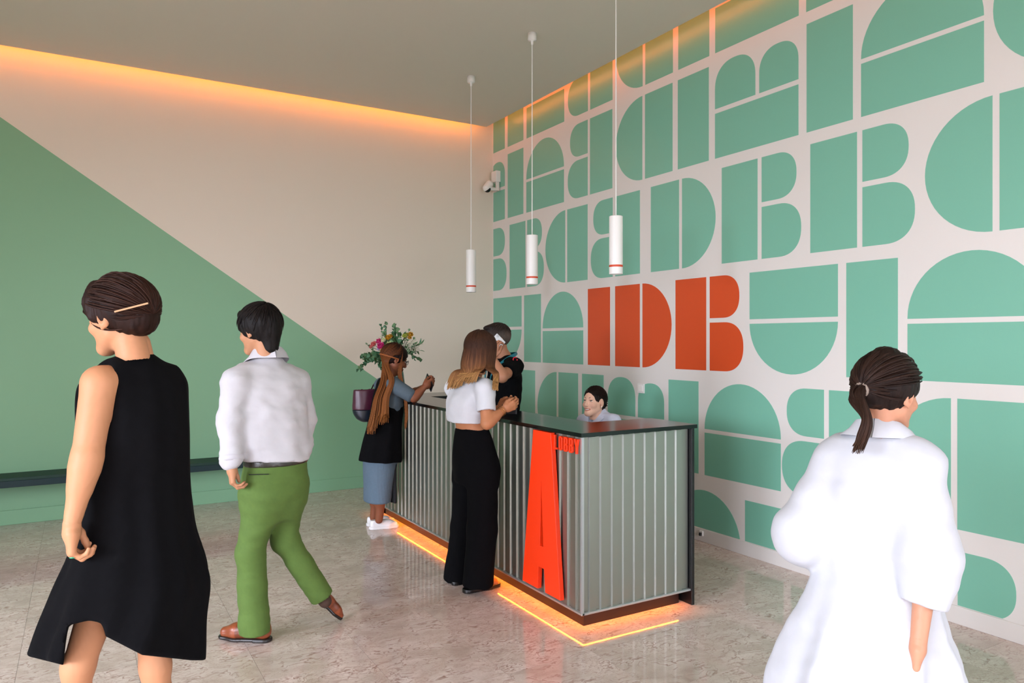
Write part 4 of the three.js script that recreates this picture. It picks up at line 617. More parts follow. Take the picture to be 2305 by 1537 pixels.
// 4 ─ woman in a white cropped top at the counter
{
  const F = figure('woman with long brown to blonde hair in white cropped top and wide black trousers', 1070, 1325, 4.66, 0.72, 0.69), p = F.p, l = lev(F), g = F.g;
  const HM = headMatrix(p(1086, 790, 4.62), 0.1, 0.05, 0, 1.0), hd = (x, y, z) => V(x, y, z).applyMatrix4(HM), skin = 0xb87a54, head = makeHead(HM, skin, { cell: 0.0045 });
  const J = { C: p(1072, 835, 4.62), N: p(1066, 852, 4.62), SR: p(1092, 874, 4.5), ER: p(1096, 953, 4.43), WR: p(1134, 921, 4.5), SL: p(1023, 874, 4.75), EL: p(1080, 945, 4.82), WL: p(1124, 918, 4.68) };
  J.trunk = [l(1060, 864, 4.63, 0.12, 0.06), l(1056, 880, 4.63, 0.14, 0.08), l(1054, 915, 4.63, 0.13, 0.1), l(1060, 960, 4.63, 0.112, 0.082), l(1066, 1000, 4.63, 0.14, 0.11)];
  const hr = hand(J.WR, F.dir(0.85, 0.35, 0.15), F.dir(-0.25, 0.3, 0.9), -1, 0.45, 0.8, 0.3), hl = hand(J.WL, F.dir(0.85, 0.45, -0.2), F.dir(0.1, 0.3, -0.9), 1, 0.4, 0.86, 0.3);
  part('body', bodyMesh(F, J, { s: 0.95, skin, head, hands: [hr, hl], cell: 0.009 }), skinMat, g); addHead(F, head, g, 0x2e1d12);
  part('bracelet', merge([0, 1].map((i) => { const c = J.WR.clone().lerp(J.ER, 0.1 + 0.1 * i), d = J.WR.clone().sub(J.ER).normalize(); return new THREE.TorusGeometry(0.03, 0.002, 8, 28).applyQuaternion(new THREE.Quaternion().setFromUnitVectors(V(0, 0, 1), d)).translate(c.x, c.y, c.z); })), mat(0xc98a4a, 0.25, { metalness: 0.8 }), g, 'thin gold bracelets');
  // white top
  let d = join(0.035, loft([l(1062, 858, 4.63, 0.11, 0.06), l(1058, 876, 4.63, 0.152, 0.09), l(1052, 905, 4.63, 0.152, 0.115), l(1050, 940, 4.63, 0.142, 0.108), l(1050, 970, 4.63, 0.135, 0.104)], 0, (a, y) => 1 + 0.014 * Math.sin(a * 8 + y * 6)), cap(J.N.clone().add(V(0, -0.03, 0)), J.SR, 0.05, 0.058), cap(J.N.clone().add(V(0, -0.03, 0)), J.SL, 0.05, 0.058));
  d = meet(d, above((x, z) => p(1050, 950, 4.6).y + 0.02 * x), 0.005); d = cut(d, loft([l(1052, 944, 4.63, 0.128, 0.096), l(1052, 980, 4.63, 0.13, 0.098)]), 0.004);
  const sl = (k, t) => { const e = J['S' + k].clone().lerp(J['E' + k], t), dir = J['E' + k].clone().sub(J['S' + k]); let f = capFlat(J['S' + k], e, 0.062, 0.06); return cut(f, cap(e.clone().addScaledVector(dir, -0.08), e.clone().addScaledVector(dir, 0.3), 0.044), 0.004); };
  part('top', meshed(wrinkle(join(0.02, d, sl('R', 0.66), sl('L', 0.66)), 0.006, 9, 14), boxOf([J.SR, J.SL, J.ER, J.N, p(1050, 965, 4.63)], 0.17), 0.008, dyed(0xcfd1d5, 0.015)), clothMat, g, 'white cropped top');
  // wide trousers
  const HL = p(1052, 1070, 4.72), KL = p(1043, 1185, 4.76), AL = p(1027, 1305, 4.8), HR = p(1086, 1070, 4.56), KR = p(1085, 1190, 4.57), AR = p(1076, 1316, 4.58);
  let t = join(0.04, loft([l(1062, 960, 4.63, 0.118, 0.09), l(1066, 995, 4.63, 0.142, 0.112), l(1071, 1045, 4.63, 0.17, 0.135), l(1070, 1085, 4.64, 0.165, 0.125)]), join(0.03, cap(HL, KL, 0.092, 0.082), capFlat(KL, AL, 0.082, 0.082)), join(0.03, cap(HR, KR, 0.096, 0.09), capFlat(KR, AR, 0.09, 0.1)));
  t = meet(t, below(p(1062, 963, 4.63).y), 0.004);
  part('trousers', meshed(wrinkle(t, 0.008, 8, 3), boxOf([HL, KL, AL, HR, KR, AR, p(1062, 965, 4.63)], 0.17), 0.009, dyed(0x08080a, 0.2)), darkCloth, g, 'wide black trousers');
  for (const [hx, hy, tx, ty] of [[1044, 1335, 1124, 1318], [1019, 1318, 1066, 1304]]) {
    const a = p(hx, hy, 2605.4 / (hy - 766)), b = p(tx, ty, 2605.4 / (ty - 766)); a.y = b.y = 0; const S = shoeFields(a, b, { top: 0.09 });
    const foot = join(0.02, cap(S.at(0.34, 0.045), S.at(0.65, 0.042), 0.026, 0.03), ...[-0.024, -0.008, 0.006, 0.018, 0.029].map((o, i) => cap(S.at(0.68, 0.036, o), S.at(0.94 - 0.03 * (4 - i) * 0.6, 0.031, o * 1.1), 0.013, 0.009 + 0.0006 * i)));
    part('foot', meshed(meet(foot, above(0.022)), S.box, 0.005, dyed(skin, 0.04)), skinMat, g);
    part('sandal', merge([meshed(S.slab(0, 0.026, 0.004), grow(S.box, 0.02), 0.005, dyed(0x0d0c0d, 0.1)), ...[[0.42, 0.03], [0.66, 0.03]].map(([u, w]) => meshed(meet(meet(cut(S.upper, (x, y, z) => S.upper(x, y, z) + 0.005), (x, y, z) => Math.abs((x - a.x) * (b.x - a.x) / b.clone().sub(a).length() ** 2 + (z - a.z) * (b.z - a.z) / b.clone().sub(a).length() ** 2 - u) * b.clone().sub(a).length() - w), above(0.02)), S.box, 0.0035, dyed(0x0d0c0d, 0.1)))]), leatherMat, g, 'black strapped sandal');
  }
  // hair: a mass under many locks that run from dark roots to blonde ends
  const mass = join(0.03, hairCap({ thick: 0.014, faceY: -0.06, faceH: 0.12, faceD: 0.085, faceW: 0.066, nape: -0.12, slope: 0.2 }), ell(V(0, -0.06, -0.05), [0.088, 0.095, 0.07]));
  part('hair', meshed(strands(mass, 0.003, 40), [[-0.13, -0.16, -0.16], [0.13, 0.15, 0.15]], 0.0045, (x, y, z) => { const c = colour(0x3a2216), k = 0.9 + 0.4 * nz(x * 70, y * 10, z * 70); return { r: c.r * k, g: c.g * k, b: c.b * k }; }).applyMatrix4(HM), hairMat, g, 'dark brown roots');
  const locks = []; seed = 4321;
  for (let i = 0; i < 720; i++) {
    const a = (rnd() - 0.5) * 4.3, e = Math.asin(rnd() * 0.99), on = (az, el, k = 1) => hd(Math.sin(az) * Math.cos(el) * 0.09 * k, 0.032 + Math.sin(el) * 0.104 * k, -0.016 - Math.cos(az) * Math.cos(el) * 0.116 * k);
    const w = rnd() - 0.5, w2 = rnd() - 0.5, u = clamp(0.5 - a / 4.3), fr = u > 0.8;
    const near = fr ? p(1112 + 8 * (u - 0.8) * 5 + w * 6, 842, 4.47) : p(1022 + 68 * u + w * 8, 838, lerp(4.57, 4.42, u)), end = fr ? p(1108 + 14 * rnd(), 858 + 22 * rnd(), 4.42) : p(1010 + 70 * u + w * 14, lerp(868, 846, u) + w2 * 20 + (u > 0.35 && u < 0.55 ? -8 : 0), lerp(4.6, 4.4, u));
    locks.push([[on(a * 0.8, Math.max(e, 0.25)), on(a * 0.95, e * 0.5, 1.03), on(a * 0.95, -0.25, 1.06), hd(Math.sin(a * 0.9) * 0.104, -0.1, -0.03 - Math.cos(a * 0.9) * 0.115), near, end], (t) => 0.0048 * (0.7 + 0.5 * t) * (t > 0.82 ? 1 - (t - 0.82) * 4 : 1), 30, i]);
  }
  const hc = ramp([[0, 0x352015], [0.5, 0x4c2e1c], [0.75, 0x7a5030], [1, 0xae824e]]);
  part('hair_length', hangTubes(locks, (t, i) => hc(t).multiplyScalar(0.72 + 0.56 * ((i * 53) % 17) / 17)), hairMat, g, 'long hair fading from brown to blonde');
  const ph = base('wallet', 'dark wallet held over the counter by the woman in white cropped top', 'wallet', seen(1147, 921, 4.62).toArray(), F.yaw + 0.4); part('cover', rbox(-0.05, 0.05, -0.03, 0.03, -0.007, 0.007, 0.004), mat(0x101014, 0.4), ph); part('clasp', rbox(0.03, 0.046, -0.006, 0.006, -0.009, 0.009, 0.002), mat(0xb0a080, 0.3, { metalness: 0.8 }), ph);
}

// 5 ─ man in black on the phone behind the desk
{
  const F = figure('man in black polo shirt with turquoise lanyard holding a phone to his ear', 1128, 1204, 5.95, -0.9, -0.35), p = F.p, l = lev(F), g = F.g;
  const HM = headMatrix(p(1117, 764, 5.9), 0.05, 0.12, 0, 1.04), hd = (x, y, z) => V(x, y, z).applyMatrix4(HM), skin = 0xb98264, head = makeHead(HM, skin, { cell: 0.0045, lips: 0x96584a });
  const J = { C: p(1131, 793, 5.92), N: p(1139, 806, 5.93), SL: p(1157, 825, 5.76), EL: p(1130, 848, 5.5), WL: p(1108, 803, 5.6), SR: p(1119, 825, 6.1), ER: p(1104, 900, 6.12), WR: p(1090, 930, 5.98), HL: p(1134, 990, 5.87), KL: p(1130, 1100, 5.88), AL: p(1134, 1188, 5.92), HR: p(1120, 990, 6.03), KR: p(1116, 1100, 6.03), AR: p(1120, 1182, 6.06) };
  J.trunk = [l(1139, 817, 5.93, 0.13, 0.06), l(1139, 834, 5.93, 0.165, 0.09), l(1136, 880, 5.93, 0.165, 0.115), l(1131, 940, 5.94, 0.145, 0.11), l(1128, 990, 5.95, 0.155, 0.115)];
  const hl = hand(J.WL, F.dir(0.2, 0.95, 0.1), F.dir(0.6, 0.2, 0.8), 1, 0.55, 1.05, 0.6), hr = hand(J.WR, F.dir(-0.5, -0.5, -0.5), F.dir(0, -0.8, 0.2), -1, 0.3, 1.05);
  part('body', bodyMesh(F, J, { s: 1.05, arm: 1.1, skin, head, hands: [hl, hr], cell: 0.01 }), skinMat, g); addHead(F, head, g, 0x2a211d);
  const h = hairCap({ thick: 0.009, faceY: -0.062, faceH: 0.115, faceD: 0.088, faceW: 0.078, nape: -0.055, slope: 1.0 });
  part('hair', meshed(strands(join(0.02, h, ell(V(0, 0.098, 0.035), [0.05, 0.022, 0.06])), 0.002, 50), [[-0.12, -0.14, -0.15], [0.12, 0.15, 0.14]], 0.0045, (x, y, z) => { const k = clamp((y - 0.02) / 0.06), c = colour(0x5a4f48).lerp(colour(0x241d1a), k), n = 1 + 0.25 * nz(x * 90, y * 90, z * 90); return { r: c.r * n, g: c.g * n, b: c.b * n }; }).applyMatrix4(HM), hairMat, g, 'short dark hair greying at the sides');
  part('hair_locks', locks(HM, { crown: [0, 0.85, -0.5], color: 0x3a302b, t: 0.01, n: 300, r: 0.002, s: 13, lift: 0.05, low: -0.3 }), hairMat, g);
  let d = join(0.04, loft([l(1139, 812, 5.93, 0.12, 0.07), l(1139, 832, 5.93, 0.178, 0.105), l(1136, 880, 5.93, 0.18, 0.135), l(1131, 930, 5.94, 0.165, 0.13), l(1129, 980, 5.95, 0.168, 0.13)]), cap(J.N.clone().add(V(0, -0.03, 0)), J.SL, 0.06, 0.066), cap(J.N.clone().add(V(0, -0.03, 0)), J.SR, 0.06, 0.066), capFlat(J.SL, J.SL.clone().lerp(J.EL, 0.62), 0.068, 0.066), capFlat(J.SR, J.SR.clone().lerp(J.ER, 0.62), 0.068, 0.064));
  part('polo_shirt', meshed(wrinkle(meet(d, above(p(1129, 975, 5.95).y)), 0.006, 9, 12), boxOf([J.SL, J.SR, J.EL, J.ER, J.N, p(1129, 980, 5.95)], 0.2), 0.009, dyed(0x0a0a0c, 0.2)), darkCloth, g);
  part('collar', ribbon([V(0, 0.03, -0.062), V(0.06, 0.022, -0.02), V(0.05, -0.005, 0.05), V(0.012, -0.035, 0.072)].map((v) => v.add(J.N)), [V(0, 0.0, -0.085), V(0.085, -0.012, -0.03), V(0.08, -0.05, 0.06), V(0.04, -0.075, 0.095)].map((v) => v.add(J.N))), mat(0x0d0d10, 0.95), g); part('collar', ribbon([V(0, 0.03, -0.062), V(-0.06, 0.022, -0.02), V(-0.05, -0.005, 0.05), V(-0.012, -0.035, 0.072)].map((v) => v.add(J.N)), [V(0, 0.0, -0.085), V(-0.085, -0.012, -0.03), V(-0.08, -0.05, 0.06), V(-0.04, -0.075, 0.095)].map((v) => v.add(J.N))), mat(0x0d0d10, 0.95), g);
  const band = (s) => ribbon([V(0, 0.05, -0.088), V(s * 0.085, 0.036, -0.03), V(s * 0.1, -0.004, 0.05), V(s * 0.07, -0.1, 0.142), V(s * 0.02, -0.3, 0.16)].map((v) => v.add(J.N)), [V(0, 0.03, -0.1), V(s * 0.105, 0.014, -0.036), V(s * 0.122, -0.02, 0.052), V(s * 0.092, -0.11, 0.145), V(s * 0.002, -0.31, 0.163)].map((v) => v.add(J.N)));
  part('lanyard', merge([band(1), band(-1)]), mat(0x1a7f8f, 0.5), g, 'turquoise lanyard');
  { // red ring emblem on the sleeve that faces the viewer
    const c = p(1159.5, 809, hitDepth(F, d, 1159.5, 809, 5.5, 6) - 0.004), out = F.dir(0.45, 0.05, -1), q = new THREE.Quaternion().setFromUnitVectors(V(0, 0, 1), out);
    part('emblem', merge([new THREE.TorusGeometry(0.017, 0.0045, 6, 24, 3.6).rotateZ(0.9), new THREE.TorusGeometry(0.017, 0.0045, 6, 14, 1.4).rotateZ(-1.2)]).applyQuaternion(q).translate(c.x, c.y, c.z), mat(0xd01830, 0.6), g, 'red broken ring emblem');
  }
  let t = join(0.04, loft([l(1129, 965, 5.95, 0.16, 0.12), l(1128, 1010, 5.95, 0.17, 0.13)]), join(0.03, cap(J.HL, J.KL, 0.09, 0.07), capFlat(J.KL, J.AL, 0.07, 0.065)), join(0.03, cap(J.HR, J.KR, 0.09, 0.07), capFlat(J.KR, J.AR, 0.07, 0.065)));
  part('trousers', meshed(t, boxOf([J.HL, J.AL, J.HR, J.AR, p(1128, 960, 5.95)], 0.2), 0.011, dyed(0x141a2c, 0.15)), darkCloth, g);
  for (const a of [J.AL, J.AR]) { const S = shoeFields(V(a.x, 0, a.z - 0.06), V(a.x, 0, a.z + 0.22)); part('shoe', merge([meshed(S.upper, S.box, 0.007, dyed(0x111111)), meshed(S.slab(0, 0.02, 0.004), grow(S.box, 0.02), 0.007, dyed(0x0a0a0a))]), leatherMat, g); }
  const ph = base('phone', 'white phone held to the ear of the man in black', 'phone', seen(1123, 766, 5.78).toArray(), F.yaw); ph.rotation.set(0, F.yaw, 0);
  const tilt = new THREE.Matrix4().makeRotationFromEuler(new THREE.Euler(0.75, 0.12, 0.1)); part('case', rbox(-0.006, 0.006, -0.05, 0.05, -0.03, 0.03, 0.005).applyMatrix4(tilt), mat(0xe8eaec, 0.35), ph); part('camera_bump', rbox(0.005, 0.009, 0.022, 0.042, -0.024, -0.004, 0.003).applyMatrix4(tilt), mat(0xcfd2d4, 0.3), ph);
}

// 6 ─ smiling receptionist seated behind the desk
{
  const F = figure('smiling receptionist with dark hair clipped back, seated behind the desk in pale blue shirt', 1350, 1219, 5.75, -0.72, -0.69), p = (x, y, d) => F.p(1340 + (x - 1340) * 0.88, 905 + (y - 905) * 0.88, d + 0.7), l = (x, y, d, rx, rz) => { const q = p(x, y, d); return [q.y, q.x, q.z, rx, rz]; }, g = F.g;
  const HM = headMatrix(p(1337, 903, 5.02), 0.0, -0.13, 0.0, 0.97), hd = (x, y, z) => V(x, y, z).applyMatrix4(HM), skin = 0xe6b79c, head = makeHead(HM, skin, { cell: 0.0025, smile: 1, jaw: 0.94, lips: 0xa8463f, blush: 0xc87a66, look: [0.6, 0.3] });
  const J = { C: p(1344, 916, 5.06), N: p(1347, 934, 5.07), SL: p(1384, 957, 4.96), EL: p(1396, 1050, 4.9), WL: p(1370, 1075, 4.74), SR: p(1312, 957, 5.18), ER: p(1290, 1050, 5.2), WR: p(1300, 1075, 5.0), HL: p(1368, 1110, 4.98), KL: p(1330, 1120, 4.66), AL: p(1335, 1262, 4.66), HR: p(1338, 1110, 5.1), KR: p(1290, 1120, 4.82), AR: p(1295, 1248, 4.84) };
  J.trunk = [l(1348, 944, 5.07, 0.12, 0.06), l(1348, 959, 5.07, 0.145, 0.08), l(1350, 1020, 5.07, 0.145, 0.11), l(1351, 1070, 5.06, 0.125, 0.1), l(1352, 1115, 5.05, 0.16, 0.12)];
  const hl = hand(J.WL, F.dir(-0.8, 0, -0.5), V(0, -1, 0), 1, 0.3, 0.92), hr = hand(J.WR, F.dir(-0.6, 0, -0.8), V(0, -1, 0), -1, 0.3, 0.92);
  part('body', bodyMesh(F, J, { s: 0.93, skin, head, hands: [hl, hr], cell: 0.01 }), skinMat, g); addHead(F, head, g, 0x20130e);
  { const gum = []; for (let i = -4; i < 4; i++) { const x = (i + 0.5) * 0.0052, t = x / 0.023; gum.push(rbox(-0.0024, 0.0024, -0.0055, 0.0055, -0.002, 0.002, 0.0012).rotateY(t * 0.9).translate(x, -0.0685 + 0.0035 * t * t, 0.0815 - 0.0075 * t * t)); } part('teeth', merge(gum).applyMatrix4(HM), mat(0xf3ece0, 0.25), g); }
  let h = hairCap({ thick: 0.006, faceY: -0.045, faceH: 0.112, faceD: 0.086, faceW: 0.0745, nape: -0.075, slope: 0.85 });
  h = cut(h, ell(V(0.08, -0.01, 0.0), [0.02, 0.036, 0.026]), 0.006); h = cut(h, ell(V(-0.08, -0.01, 0.0), [0.02, 0.036, 0.026]), 0.006);
  h = join(0.02, h, ell(V(0, -0.005, -0.115), [0.036, 0.05, 0.026]), ell(V(0.01, -0.055, -0.085), [0.035, 0.03, 0.025]));
  part('hair', meshed(strands(h, 0.0018, 50), [[-0.11, -0.14, -0.17], [0.11, 0.15, 0.12]], 0.003, (x, y, z) => { const k = 0.8 + 0.5 * nz(x * 80, y * 20, z * 60), c = colour(0x1c0f0b); return { r: c.r * k, g: c.g * k, b: c.b * k }; }).applyMatrix4(HM), hairMat, g);
  part('hair_locks', locks(HM, { knot: [0, -0.25, -1], color: 0x1e100c, t: 0.007, n: 300, r: 0.0018, s: 14, lift: 0.03, face: [0.078, 0.118, 0.09] }), hairMat, g);
  { const claw = []; for (const s of [-1, 1]) for (let i = 0; i < 4; i++) claw.push(tube([[s * 0.004, 0.03 - i * 0.018, -0.147], [s * 0.022, 0.03 - i * 0.018, -0.143], [s * 0.034, 0.028 - i * 0.018, -0.122], [s * 0.036, 0.026 - i * 0.018, -0.105]], 0.0042, 10, 6)); claw.push(rbox(-0.007, 0.007, -0.035, 0.04, -0.152, -0.142, 0.004)); part('hair_claw', merge(claw).applyMatrix4(HM), mat(0x3a0f12, 0.25), g, 'dark red hair claw'); }
  for (const s of [-1, 1]) part('earring', new THREE.SphereGeometry(0.0048, 16, 12).translate(s * 0.0815, -0.041, 0.0).applyMatrix4(HM), mat(0xf6efe2, 0.15, { clearcoat: 1 }), g, 'pearl earring');
  let d = join(0.035, loft([l(1348, 938, 5.07, 0.1, 0.06), l(1348, 956, 5.07, 0.158, 0.09), l(1350, 1020, 5.07, 0.158, 0.125), l(1351, 1070, 5.06, 0.145, 0.115), l(1352, 1110, 5.05, 0.17, 0.13)]), cap(J.N.clone().add(V(0, -0.022, 0)), J.SL, 0.055, 0.06), cap(J.N.clone().add(V(0, -0.022, 0)), J.SR, 0.055, 0.06), cap(J.SL, J.EL, 0.06, 0.052), cap(J.SR, J.ER, 0.06, 0.052), capFlat(J.EL, J.WL.clone().lerp(J.EL, 0.15), 0.052, 0.042), capFlat(J.ER, J.WR.clone().lerp(J.ER, 0.15), 0.052, 0.042));
  d = cut(d, cap(J.N.clone().add(V(0, 0.02, 0.05)), J.N.clone().add(V(0, -0.1, 0.15)), 0.036, 0.012), 0.006);
  part('shirt', meshed(wrinkle(d, 0.006, 10, 14), boxOf([J.SL, J.SR, J.EL, J.ER, J.WL, J.WR, J.N, p(1352, 1115, 5.05)], 0.16), 0.009, dyed(0xcfd6e8, 0.02)), clothMat, g);
  for (const s of [-1, 1]) part('collar', ribbon([V(0, 0.052, -0.055), V(s * 0.052, 0.04, -0.01), V(s * 0.045, 0.005, 0.05), V(s * 0.012, -0.075, 0.1)].map((v) => v.add(J.N)), [V(0, 0.008, -0.1), V(s * 0.1, 0.0, -0.025), V(s * 0.108, -0.025, 0.06), V(s * 0.05, -0.085, 0.118)].map((v) => v.add(J.N))), mat(0xd2daec, 0.85), g);
  let t = join(0.04, loft([l(1352, 1085, 5.05, 0.165, 0.125), l(1353, 1128, 5.04, 0.18, 0.15)]), join(0.03, cap(J.HL, J.KL, 0.085, 0.066), capFlat(J.KL, J.AL, 0.066, 0.055)), join(0.03, cap(J.HR, J.KR, 0.085, 0.066), capFlat(J.KR, J.AR, 0.066, 0.055)));
  part('trousers', meshed(t, boxOf([J.HL, J.KL, J.AL, J.HR, J.KR, J.AR], 0.2), 0.011, dyed(0x15181f, 0.15)), darkCloth, g);
  for (const a of [J.AL, J.AR]) { const S = shoeFields(V(a.x, 0, a.z - 0.06), V(a.x, 0, a.z + 0.18)); part('shoe', merge([meshed(S.upper, S.box, 0.007, dyed(0x111111)), meshed(S.slab(0, 0.02, 0.004), grow(S.box, 0.02), 0.007, dyed(0x0a0a0a))]), leatherMat, g); }
  const ch = base('office_chair', 'dark office chair that the receptionist sits on', 'chair', [F.foot.x, 0, F.foot.z], F.yaw), seatY = l(1352, 1128, 5.04, 0, 0)[0] - 0.0, dk = mat(0x1b1d20, 0.7);
  part('seat', rbox(-0.23, 0.23, seatY - 0.09, seatY - 0.02, -0.26, 0.2, 0.03), dk, ch); part('backrest', rbox(-0.2, 0.2, seatY + 0.05, seatY + 0.42, -0.29, -0.235, 0.025), dk, ch); part('post', merge([new THREE.CylinderGeometry(0.028, 0.035, seatY - 0.15, 16).translate(0, (seatY - 0.15) / 2 + 0.06, -0.03), ]), dk, ch);
  part('back_support', rbox(-0.025, 0.025, seatY - 0.08, seatY + 0.1, -0.3, -0.28, 0.004), dk, ch);
  for (let i = 0; i < 5; i++) { const a = (i / 5) * Math.PI * 2, w = rbox(-0.02, 0.02, 0.05, 0.08, 0, 0.26, 0.008).rotateY(a).translate(0, 0, -0.03); part('foot', merge([w, new THREE.SphereGeometry(0.028, 12, 10).translate(Math.sin(a) * 0.25, 0.028, Math.cos(a) * 0.25 - 0.03)]), dk, ch); }
}

// 7 ─ woman in a white dress walking away to the right
{
  const F = figure('woman in a loose white dress with full sleeves and dark ponytail, walking away', 1975, 1852, 2.4, 0.6, 0.8), p = F.p, l = lev(F), g = F.g;
  const HM = headMatrix(p(2000, 884, 2.41), -0.45, 0.1, 0.03, 1.0), hd = (x, y, z) => V(x, y, z).applyMatrix4(HM), skin = 0xc98f70, head = makeHead(HM, skin, { cell: 0.004, lips: 0xa85a4c });
  const J = { C: p(1985, 950, 2.42), N: p(1980, 978, 2.42), SL: p(1890, 1035, 2.5), EL: p(1806, 1205, 2.5), WL: p(1885, 1290, 2.64), SR: p(2062, 1042, 2.32), ER: p(2090, 1252, 2.25), WR: p(2068, 1440, 2.2), HL: p(1930, 1370, 2.45), KL: p(1935, 1600, 2.5), AL: p(1930, 1830, 2.44), HR: p(1990, 1370, 2.36), KR: p(2000, 1610, 2.38), AR: p(2010, 1850, 2.42) };
  J.trunk = [l(1978, 1005, 2.42, 0.12, 0.06), l(1975, 1035, 2.42, 0.145, 0.085), l(1970, 1110, 2.42, 0.142, 0.105), l(1963, 1230, 2.42, 0.12, 0.095), l(1960, 1350, 2.42, 0.165, 0.125), l(1960, 1420, 2.42, 0.16, 0.12)];
  const hr = hand(J.WR, F.dir(-0.06, -0.97, 0.1), F.dir(-0.8, 0, 0.4), -1, 0.35, 0.95), hl = hand(J.WL, F.dir(-0.1, -0.7, -0.3), F.dir(0.8, 0, 0.3), 1, 0.4, 0.95);
  part('body', bodyMesh(F, J, { s: 0.96, skin, head, hands: [hl, hr], cell: 0.009 }), skinMat, g); addHead(F, head, g, 0x20140f);
  let h = join(0.03, hairCap({ thick: 0.014, faceY: -0.055, faceH: 0.105, faceD: 0.09, faceW: 0.082, nape: -0.065, slope: 0.9 }), ell(V(0, 0.105, -0.03), [0.045, 0.045, 0.05]), ell(V(0, 0.0, -0.1), [0.04, 0.05, 0.035]));
  part('hair', meshed(strands(h, 0.003, 40), [[-0.13, -0.13, -0.17], [0.13, 0.17, 0.15]], 0.004, (x, y, z) => { const k = 0.8 + 0.5 * nz(x * 60, y * 14, z * 60), c = colour(0x22150f); return { r: c.r * k, g: c.g * k, b: c.b * k }; }).applyMatrix4(HM), hairMat, g);
  part('hair_locks', locks(HM, { knot: [0, -0.2, -1], color: 0x281912, t: 0.017, n: 320, r: 0.003, s: 15, lift: 0.08 }), hairMat, g);
  const tail = []; seed = 99; for (let i = 0; i < 90; i++) { const w = rnd() - 0.5, u = rnd() - 0.5, v = rnd() - 0.5; tail.push([[hd(u * 0.03, 0.01 + w * 0.04, -0.12), hd(u * 0.05, -0.02 + w * 0.03, -0.155), p(1952 + w * 20, 945, 2.29 + 0.03 * u), p(1942 + w * 26, 985, 2.28 + 0.03 * u), p(1930 + w * 22 + v * 6, 1022 - 20 * rnd(), 2.27 + 0.02 * u)], (t) => 0.0042 * (t > 0.7 ? 1 - (t - 0.7) * 2.8 : 1), 24, i]); }
  const tc = ramp([[0, 0x22150f], [1, 0x3a2519]]); part('ponytail', hangTubes(tail, (t, i) => tc(t).multiplyScalar(0.75 + 0.5 * ((i * 31) % 11) / 11)), hairMat, g); part('hair_band', new THREE.TorusGeometry(0.022, 0.006, 8, 24).translate(0, 0.0, -0.135).applyMatrix4(HM), mat(0x8a7a6c, 0.6), g);
  const fold = (a, y) => 1 + 0.045 * clamp((0.95 - y) / 0.4) * Math.sin(a * 10 + 3 * nz(a * 2, y, 1)) + 0.012 * Math.sin(a * 7 + y * 8);
  let d = join(0.05, loft([l(1979, 996, 2.42, 0.12, 0.07), l(1975, 1030, 2.42, 0.165, 0.11), l(1968, 1110, 2.42, 0.172, 0.135), l(1962, 1200, 2.42, 0.165, 0.13), l(1960, 1280, 2.42, 0.172, 0.14), l(1956, 1400, 2.42, 0.235, 0.2), l(1950, 1540, 2.42, 0.3, 0.27), l(1948, 1720, 2.42, 0.33, 0.31)], 0, fold), cap(J.N.clone().add(V(0, -0.028, 0)), J.SL, 0.06, 0.068), cap(J.N.clone().add(V(0, -0.028, 0)), J.SR, 0.06, 0.068));
  const puff = (k, t) => { const S = J['S' + k], E = J['E' + k], W2 = J['W' + k], e = E.clone().lerp(W2, t), dir = W2.clone().sub(E).normalize(); return cut(join(0.05, cap(S, E, 0.08, 0.088), capFlat(E, e, 0.088, 0.07)), cap(e.clone().addScaledVector(dir, -0.03), e.clone().addScaledVector(dir, 0.1), 0.048), 0.004); };
  part('dress', meshed(wrinkle(join(0.03, d, puff('L', 0.35), puff('R', 0.6)), 0.01, 6, 10), [[-0.55, 0.2, -0.48], [0.55, 1.5, 0.48]], 0.01, dyed(0xc6c8cc, 0.015)), clothMat, g, 'loose white dress with full elbow sleeves');
  for (const s of [-1, 1]) part('collar', ribbon([V(0, 0.06, -0.084), V(s * 0.066, 0.045, -0.03), V(s * 0.05, 0.01, 0.045), V(s * 0.01, -0.02, 0.07)].map((v) => v.add(J.N)), [V(0, 0.004, -0.128), V(s * 0.112, -0.004, -0.035), V(s * 0.095, -0.03, 0.06), V(s * 0.02, -0.05, 0.1)].map((v) => v.add(J.N))), mat(0xc6c8cc, 0.85), g);
  for (const a of [J.AL, J.AR]) { const S = shoeFields(V(a.x, 0, a.z - 0.06), V(a.x, 0, a.z + 0.19), { top: 0.07 }); part('shoe', merge([meshed(S.upper, S.box, 0.006, dyed(0xb59a80)), meshed(S.slab(0, 0.02, 0.004), grow(S.box, 0.02), 0.006, dyed(0x6a5644))]), leatherMat, g); }
}
